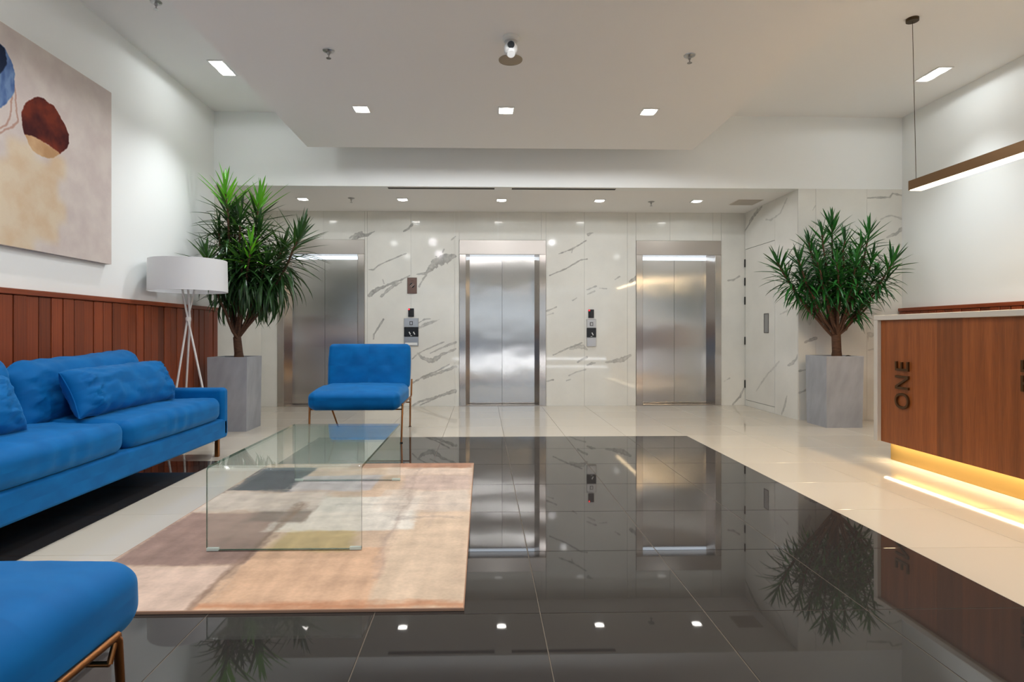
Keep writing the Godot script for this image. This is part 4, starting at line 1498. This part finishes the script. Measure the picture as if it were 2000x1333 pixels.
func build_plant(kind: int) -> void:
	var left := kind == 0
	rng.seed = 20 + kind
	var pot_x: float = -2.62 if left else 3.858
	var pot_d: float = 6.26 if left else 6.345
	var o := base("potted_yucca" if left else "potted_dracaena", P(pot_x, 0, pot_d))
	tag(o, "tall potted plant with long drooping strap leaves in a square grey planter behind the lamp" if left else "bushy potted plant with short pointed leaves in a square grey planter by the counter", "potted plant")
	# planter: square, slightly tapered, hollow at the top
	var hp := 0.765
	var rt := 0.202
	var rb := 0.193
	var mb := MB.new()
	var ring := func(r: float, y: float) -> Array: return [Vector3(-r, y, r), Vector3(r, y, r), Vector3(r, y, -r), Vector3(-r, y, -r)]
	var loops := [ring.call(rb, 0.0), ring.call(rt, hp - 0.003), ring.call(rt - 0.003, hp), ring.call(rt - 0.016, hp), ring.call(rt - 0.018, hp - 0.05)]
	for i in loops.size() - 1:
		for k in 4:
			var a: Vector3 = loops[i][k]
			var b: Vector3 = loops[i][(k + 1) % 4]
			var c: Vector3 = loops[i + 1][(k + 1) % 4]
			var d: Vector3 = loops[i + 1][k]
			var outv := Vector3((a.x + b.x), 0, (a.z + b.z))
			if i == 2:
				outv = Vector3.UP
			elif i == 3:
				outv = -outv
			mb.quad(a, b, c, d, outv, Vector2(k * 0.5, 1), Vector2(k * 0.5 + 0.5, 1), Vector2(k * 0.5 + 0.5, 0), Vector2(k * 0.5, 0))
	mb.quad(loops[0][0], loops[0][1], loops[0][2], loops[0][3], Vector3.DOWN)
	obj(mb, "planter", M.pot, o)
	mb = MB.new()
	var sn := noise(9.0, 4 + kind, 3)
	var rows := []
	for i in 13:
		var row := PackedVector3Array()
		for j in 13:
			var x := (i / 6.0 - 1.0) * (rt - 0.017)
			var z := (j / 6.0 - 1.0) * (rt - 0.017)
			row.append(Vector3(x, hp - 0.035 + sn.get_noise_2d(x, z) * 0.02, z))
		rows.append(row)
	mb.grid(rows, false, false, false, Vector3(0, 0, 0))
	obj(mb, "soil", M.soil, o)
	# crown: pixel positions of the leaf heads with a depth offset, size and count of leaves
	var heads: Array
	if left:
		heads = [
			[441, 372, -0.22, 1.0, 34, 1], [507, 390, 0.02, 1.0, 34, 1], [588, 456, -0.18, 1.0, 36, 0], [490, 474, -0.34, 0.72, 26, 2], [404, 500, -0.42, 0.8, 26, 0], [440, 480, 0.10, 0.9, 28, 0],
			[520, 512, -0.20, 0.9, 30, 0], [545, 508, 0.12, 0.9, 28, 0], [434, 556, -0.15, 0.7, 22, 0], [512, 548, 0.02, 0.85, 26, 0], [474, 500, -0.28, 0.9, 28, 0], [534, 540, -0.08, 0.8, 24, 0],
			[458, 432, 0.05, 0.9, 28, 0], [506, 446, -0.10, 0.95, 30, 0], [484, 520, 0.14, 0.85, 24, 0], [426, 446, -0.12, 0.8, 22, 0], [470, 412, -0.16, 0.9, 26, 0], [552, 482, 0.02, 0.85, 22, 0], [448, 404, 0.12, 0.9, 24, 0],
		]
	else:
		heads = [
			[1625, 436, 0.0, 1.1, 20, 0], [1700, 450, 0.05, 1.1, 20, 0], [1606, 456, -0.15, 1.0, 18, 0], [1580, 472, 0.0, 1.0, 18, 0], [1650, 470, -0.18, 1.0, 18, 0], [1682, 478, -0.1, 1.0, 18, 1], [1518, 512, -0.05, 1.15, 20, 0],
			[1558, 506, -0.2, 1.0, 18, 0], [1598, 512, -0.28, 1.0, 18, 0], [1636, 512, -0.3, 1.0, 18, 1], [1674, 508, -0.25, 1.0, 18, 1], [1705, 504, -0.05, 1.0, 18, 0], [1746, 508, -0.05, 1.15, 20, 0], [1736, 538, 0.05, 0.9, 14, 0],
			[1534, 540, 0.05, 1.0, 18, 0], [1568, 546, -0.1, 1.0, 18, 0], [1608, 544, -0.2, 1.0, 18, 0], [1643, 542, -0.22, 1.0, 18, 0], [1677, 544, -0.15, 1.0, 18, 0], [1708, 540, 0.0, 1.0, 18, 0], [1566, 566, 0.08, 0.9, 14, 0],
			[1592, 568, 0.02, 0.9, 14, 0], [1626, 570, -0.05, 0.9, 14, 0], [1662, 568, 0.05, 0.9, 14, 0], [1688, 586, -0.05, 0.95, 16, 0], [1676, 604, 0.02, 0.9, 14, 0], [1636, 490, 0.1, 1.0, 18, 0], [1662, 500, 0.14, 1.0, 18, 0], [1590, 496, 0.14, 1.0, 18, 0],
		]
	var lengths := [0.42, 0.44, 0.43, 0.40, 0.27] if left else [0.25, 0.25, 0.24, 0.22, 0.19]
	var variants := []
	for k in 5:
		variants.append(leaf_mesh(lengths[k], (0.034 if left else 0.027), ([0.12, 0.55, 1.05, 1.5, 0.05] if left else [0.05, 0.3, 0.6, 0.9, 0.05])[k], 0.22))
	# trunk and branches
	var foot := Vector3(on_d(467 if left else 1634, 690, pot_d).x - pot_x, hp - 0.04, 0)
	var fork := Vector3(on_d(463 if left else 1633, 664 if left else 660, pot_d).x - pot_x, on_d(463, 664 if left else 660, pot_d).y, 0)
	mb = MB.new()
	mb.tube([foot, foot.lerp(fork, 0.35) + Vector3(0.003, 0, 0), fork + Vector3(0, 0.03, 0)], [0.055, 0.044, 0.040] if left else [0.058, 0.047, 0.046], 14)
	obj(mb, "trunk", M.bark, o)
	var placed := 0
	var rest := {}
	heads.sort_custom(func(a, b): return a[2] < b[2])     # nearest heads first: their leaves are single parts
	for hd in heads:
		var dd: float = pot_d + hd[2]
		var w3 := on_d(hd[0], hd[1], dd)
		var tip := Vector3(w3.x - pot_x, w3.y, -(w3.z - pot_d))
		# branch curving up from the fork to the head
		var start := fork + Vector3(rng.randf_range(-0.02, 0.02), rng.randf_range(-0.01, 0.05), rng.randf_range(-0.02, 0.02))
		var bend := start.lerp(tip, 0.45) + Vector3(tip.x - start.x, 0, tip.z - start.z) * 0.16 + Vector3(0, -0.02, 0)
		var pts := []
		for i in 9:
			var t := i / 8.0
			pts.append(start.lerp(bend, t).lerp(bend.lerp(tip, t), t) + Vector3(sin(i * 1.9 + hd[0]) * 0.007, 0, cos(i * 2.3 + hd[1]) * 0.007))
		mb = MB.new()
		mb.tube(pts, [0.014, 0.0135, 0.013, 0.0125, 0.012, 0.0115, 0.011, 0.0105, 0.010] if left else [0.013, 0.0125, 0.012, 0.0115, 0.011, 0.010, 0.0095, 0.009, 0.008], 8)
		obj(mb, "branch", M.bark, o)
		var axis: Vector3 = (pts[8] - pts[6]).normalized().lerp(Vector3.UP, 0.5).normalized()
		var many := int(hd[4] * (2.5 if left else 2.3))
		for k in many:
			var t: float = float(k) / many          # 0 youngest, upright; 1 oldest, hanging
			var az := k * 2.39996 + rng.randf_range(-0.25, 0.25)
			var tilt: float = lerpf(0.12, 2.5 if left else 2.15, pow(t, 0.68 if left else 0.72)) + rng.randf_range(-0.12, 0.12)
			var side := axis.cross(Vector3.FORWARD).normalized()
			var side2 := axis.cross(side)
			var dir := (axis * cos(tilt) + (side * cos(az) + side2 * sin(az)) * sin(tilt)).normalized()
			var along: float = 8.0 - t * ((4.2 if hd[1] < 480 else 2.2) if left else 2.9)
			var root: Vector3 = pts[int(along)].lerp(pts[mini(8, int(along) + 1)], along - int(along))
			var sc: float = hd[3] * rng.randf_range(0.82, 1.12)
			var which := 4 if t < 0.14 else (0 if t < 0.3 else (1 if t < 0.55 else (2 if t < 0.8 else 3)))
			if not left and which == 3:
				which = 2
			# keep clear of the walls behind
			var world_tip: Vector3 = Vector3(pot_x, 0, -pot_d) + root + dir * lengths[which] * sc
			if left and world_tip.x < XL + 0.05:
				dir.x = absf(dir.x) * 0.3
			if not left and -world_tip.z > DF - 0.04:
				dir.z = absf(dir.z)
			if not left and world_tip.x > XR - 0.04:
				dir.x = -absf(dir.x)
			dir = dir.normalized()
			var upv := (axis - dir * axis.dot(dir))
			if upv.length() < 0.05:
				upv = side
			upv = upv.normalized()
			if upv.y < 0.0 and tilt < 1.4:
				upv = -upv
			if tilt >= 1.4:
				upv = (Vector3.UP - dir * dir.y)
				upv = upv.normalized() if upv.length() > 0.05 else side
			var b := Basis(upv.cross(dir).normalized(), upv, dir) * sc
			var tf := Transform3D(b, root)
			var m: Material
			if left:
				m = M.leaf_young if (t < 0.22 and hd[5] == 1) or (t < 0.45 and hd[5] == 2) else M.leaf[rng.randi() % 3]
			else:
				m = M.leaf_right[2] if hd[5] == 1 and rng.randf() < 0.6 else M.leaf_right[rng.randi() % 3]
			if placed < 295:
				var lf := put(variants[which], "leaf", m, o)
				lf.transform = tf
				placed += 1
			else:
				if not rest.has(m):
					rest[m] = SurfaceTool.new()
					rest[m].begin(Mesh.PRIMITIVE_TRIANGLES)
				rest[m].append_from(variants[which], 0, tf)
	var k2 := 0
	for m in rest:
		var r := put(rest[m].commit(), "foliage", m, o)
		r.set_meta("kind", "stuff")
		k2 += 1
	if not left:
		mb = MB.new()
		var rr := []
		for a in 7:
			var row := PackedVector3Array()
			for b in 10:
				var t := PI * a / 6.0
				row.append(Vector3(0.085 + sin(t) * cos(TAU * b / 10) * 0.035, hp - 0.012 + cos(t) * 0.022, 0.12 + sin(t) * sin(TAU * b / 10) * 0.03))
			rr.append(row)
		mb.grid(rr, false, true)
		obj(mb, "stone", M.soil, o)

# ------------------------------------------------------------------ reception
func build_counter() -> void:
	var xf := 3.17
	var d1 := 4.675
	var d0 := 1.2
	var o := base("reception_counter", P(xf, 0, (d0 + d1) / 2))
	tag(o, "wood fronted reception counter with pale stone waterfall edge and lit gold plinth", "reception desk")
	var hl := (d1 - d0) / 2
	var wd := 0.75
	var yb := 0.147
	var yt := 1.156
	box(Vector3(0, yt - 0.040, -hl), Vector3(wd, yt, hl), "stone_top", M.counter_slab, o, 0.003)
	box(Vector3(0, yb, -hl), Vector3(wd, yt - 0.0405, -hl + 0.045), "stone_end", M.counter_slab, o, 0.003)
	box(Vector3(0, yb, hl - 0.045), Vector3(wd, yt - 0.0405, hl), "stone_end", M.counter_slab, o, 0.003)
	box(Vector3(0.05, yb + 0.012, -hl + 0.046), Vector3(wd, yt - 0.041, hl - 0.046), "carcass", M.wainscot_back, o)
	# front boards of veneer, widths as their tone changes in the photograph
	var z := -hl + 0.0455
	var n := 0
	var widths := [0.30, 0.28, 0.22, 0.27, 0.29, 0.3, 0.24, 0.3, 0.28, 0.26, 0.3, 0.34]
	while z < hl - 0.05:
		var w: float = minf(widths[n % widths.size()], hl - 0.0455 - z)
		box(Vector3(0.030, yb, z + 0.0003), Vector3(0.0495, yt - 0.0405, z + w - 0.0003), "veneer_board", M.veneer[[0, 3, 2, 0, 4, 1, 2, 3][n % 8]], o)
		z += w
		n += 1
	box(Vector3(0.105, 0.0, -hl + 0.05), Vector3(wd - 0.1, yb + 0.012, hl - 0.05), "gold_plinth", M.gold, o, 0.002)
	# strip lamp under the front edge
	box(Vector3(0.052, yb - 0.004, -hl + 0.05), Vector3(0.072, yb + 0.011, hl - 0.05), "led_strip", M.led_warm, o, 0.002)
	var a := AreaLight3D.new()
	a.name = "strip_light"
	o.add_child(a, true)
	a.area_size = Vector2(0.02, 2 * hl - 0.12)
	a.position = Vector3(0.062, yb - 0.008, 0)
	a.rotation = Vector3(-PI / 2, 0, 0)
	a.light_energy = 0.28
	a.light_color = Color(1.0, 0.92, 0.78)
	a.area_range = 8.0
	a.shadow_enabled = true
	# raised letters running up the front
	for q in [["ONE", 0.437, 4.311], ["TE", 0.668, 3.255]]:
		var tm := TextMesh.new()
		var f := SystemFont.new()
		f.font_names = PackedStringArray(["Droid Sans"])
		tm.font = f
		tm.text = q[0]
		tm.font_size = 96
		tm.pixel_size = 0.0020
		tm.depth = 0.014
		tm.horizontal_alignment = HORIZONTAL_ALIGNMENT_LEFT
		tm.vertical_alignment = VERTICAL_ALIGNMENT_BOTTOM
		var l := put(tm, "lettering", M.letter, o)
		var bb := tm.get_aabb()
		l.basis = Basis(Vector3(0, 1, 0), Vector3(0, 0, -1), Vector3(-1, 0, 0))
		l.position = Vector3(0.022, q[1] - bb.position.x, -(q[2] - (d0 + d1) / 2) + bb.position.y)

func build_pendant() -> void:
	var d1 := 4.565
	var d0 := 1.3
	var x := 3.43
	var o := base("pendant_light", P(x, 2.142, (d0 + d1) / 2))
	tag(o, "long slim bronze linear pendant lamp hanging over the reception counter", "pendant lamp")
	var hl := (d1 - d0) / 2
	var mb := MB.new()
	mb.box(Vector3(-0.055, 0.004, -hl), Vector3(-0.050, 0.078, hl), 0.001)
	mb.box(Vector3(0.050, 0.004, -hl), Vector3(0.055, 0.078, hl), 0.001)
	mb.box(Vector3(-0.050, 0.073, -hl), Vector3(0.050, 0.078, hl), 0.001)
	mb.box(Vector3(-0.050, 0.004, -hl), Vector3(0.050, 0.073, -hl + 0.005), 0.001)
	mb.box(Vector3(-0.050, 0.004, hl - 0.005), Vector3(0.050, 0.073, hl), 0.001)
	obj(mb, "housing", M.pendant, o)
	box(Vector3(-0.0495, 0.0, -hl + 0.005), Vector3(0.0495, 0.03, hl - 0.005), "led_diffuser", M.pendant_led, o, 0.004)
	for z in [-hl + 0.012, hl - 0.012]:
		mb = MB.new()
		mb.tube([Vector3(0, 0.078, z), Vector3(0, YR - 2.142 - 0.024, z - 0.04)], [0.0022], 6)
		obj(mb, "suspension_cable", M.pendant_dark, o)
		mb = MB.new()
		mb.lathe(Vector3(0, YR - 2.142, z - 0.04), [Vector2(0.045, 0), Vector2(0.045, -0.024), Vector2(0.0, -0.025)], 24)
		obj(mb, "canopy", M.pendant_dark, o)
	var a := AreaLight3D.new()
	a.name = "strip_light"
	o.add_child(a, true)
	a.area_size = Vector2(0.095, 2 * hl - 0.02)
	a.position = Vector3(0, -0.006, 0)
	a.rotation = Vector3(-PI / 2, 0, 0)
	a.light_energy = 2.1
	a.light_color = Color(1.0, 0.86, 0.66)
	a.area_range = 12.0
	a.shadow_enabled = true

func build_lights() -> void:
	var cool := Color(0.955, 0.985, 1.0)
	var warm := Color(0.975, 0.985, 1.0)
	var rank := ["nearest the lifts", "second from the lifts", "third from the lifts", "furthest from the lifts"]
	var twin := [5.605, 2.75, -0.1, -2.8]
	for i in 4:
		downlight("double_downlight", P(-2.466, YR, twin[i]), 0.15, 0.33, 2, E_SIDE, S_SIDE, 47.0, cool, "twin recessed downlight in the raised ceiling above the sofa wall, " + rank[i], "twin downlights over the sofa wall")
		downlight("double_downlight", P(4.37, YR, twin[i] - 0.03), 0.15, 0.33, 2, E_SIDE, S_SIDE, 47.0, cool, "twin recessed downlight in the raised ceiling by the counter wall, " + rank[i], "twin downlights over the counter wall")
	var rows := [5.29, 3.4, 1.5]
	var across := {-1.09: "between left and middle lifts", 0.21: "in line with the middle lift", 1.51: "between middle and right lifts"}
	for i in 3:
		for x in across:
			downlight("square_downlight", P(x, YS, rows[i]), 0.152, 0.168, 1, E_MID, S_MID, 60.0, warm, "square lowered-ceiling downlight, row " + rank[i] + ", " + across[x], "downlights in the lowered ceiling")
	var over := {-2.247: "above the left lift", -1.005: "between left and middle lifts", 0.235: "above the middle lift", 1.475: "between middle and right lifts", 2.715: "above the right lift"}
	for x in over:
		downlight("small_downlight", P(x, YN, 7.37), 0.14, 0.14, 1, E_NICHE, S_NICHE, 60.0, cool, "small square downlight in the lift lobby ceiling, " + over[x], "downlights in the lift lobby")

const E_SIDE := 0.77
const S_SIDE := 0.07
const E_MID := 0.50
const S_MID := 0.50
const E_NICHE := 0.2
const S_NICHE := 0.085

func _ready() -> void:
	# camera: level, turned a little to the right, with a shifted lens
	var cam := Camera3D.new()
	cam.name = "camera"
	add_child(cam)
	cam.position = Vector3(0, EYE, 0)
	cam.rotation.y = -YAW
	cam.projection = Camera3D.PROJECTION_FRUSTUM
	cam.near = 0.05
	cam.far = 100.0
	cam.size = 2.0 * 0.05 * 666.5 / F
	cam.frustum_offset = Vector2((1000.0 - PX) / F, (PY - 666.5) / F) * 0.05
	cam.current = true
	var env := Environment.new()
	env.background_mode = Environment.BG_SKY
	var sky := Sky.new()
	var sm := ProceduralSkyMaterial.new()
	sm.sky_top_color = Color(0.42, 0.50, 0.60)
	sm.sky_horizon_color = Color(0.66, 0.70, 0.74)
	sm.ground_bottom_color = Color(0.25, 0.25, 0.26)
	sm.ground_horizon_color = Color(0.5, 0.52, 0.54)
	sm.sky_energy_multiplier = 1.15
	sky.sky_material = sm
	env.sky = sky
	env.tonemap_mode = Environment.TONE_MAPPER_LINEAR
	env.tonemap_exposure = 2.2
	env.sdfgi_enabled = true
	env.ssao_enabled = true
	env.ssil_enabled = true
	var we := WorldEnvironment.new()
	we.name = "world"
	we.environment = env
	add_child(we)

	make_materials()
	M.lift_glow = glow(Color(0.90, 0.95, 1.0), 0.8)  # glow of the bars added over the lift doors
	M.strip_white = glow(Color(0.95, 0.97, 1.0), 5.0)  # glow of the added strip at the entrance
	M.red_lamp = glow(Color(1.0, 0.12, 0.16), 2.0)
	M.pendant_led = glow(Color(1.0, 0.93, 0.78), 4.0)
	M.bronze_light = mat(Color(0.62, 0.52, 0.47), 0.4, 0.8)
	M.ceiling_metal = mat(Color(0.62, 0.60, 0.57), 0.5)
	M.grille = mat(Color(0.80, 0.77, 0.73), 0.6)
	M.speaker = mat(Color(0.66, 0.61, 0.53), 0.7)
	build_room()
	build_lights()
	build_lifts()
	build_sofa()
	build_chairs()
	build_rug()
	build_table()
	build_counter()
	build_pendant()
	build_lamp()
	build_painting()
	build_plant(0)
	build_plant(1)
	build_fittings()
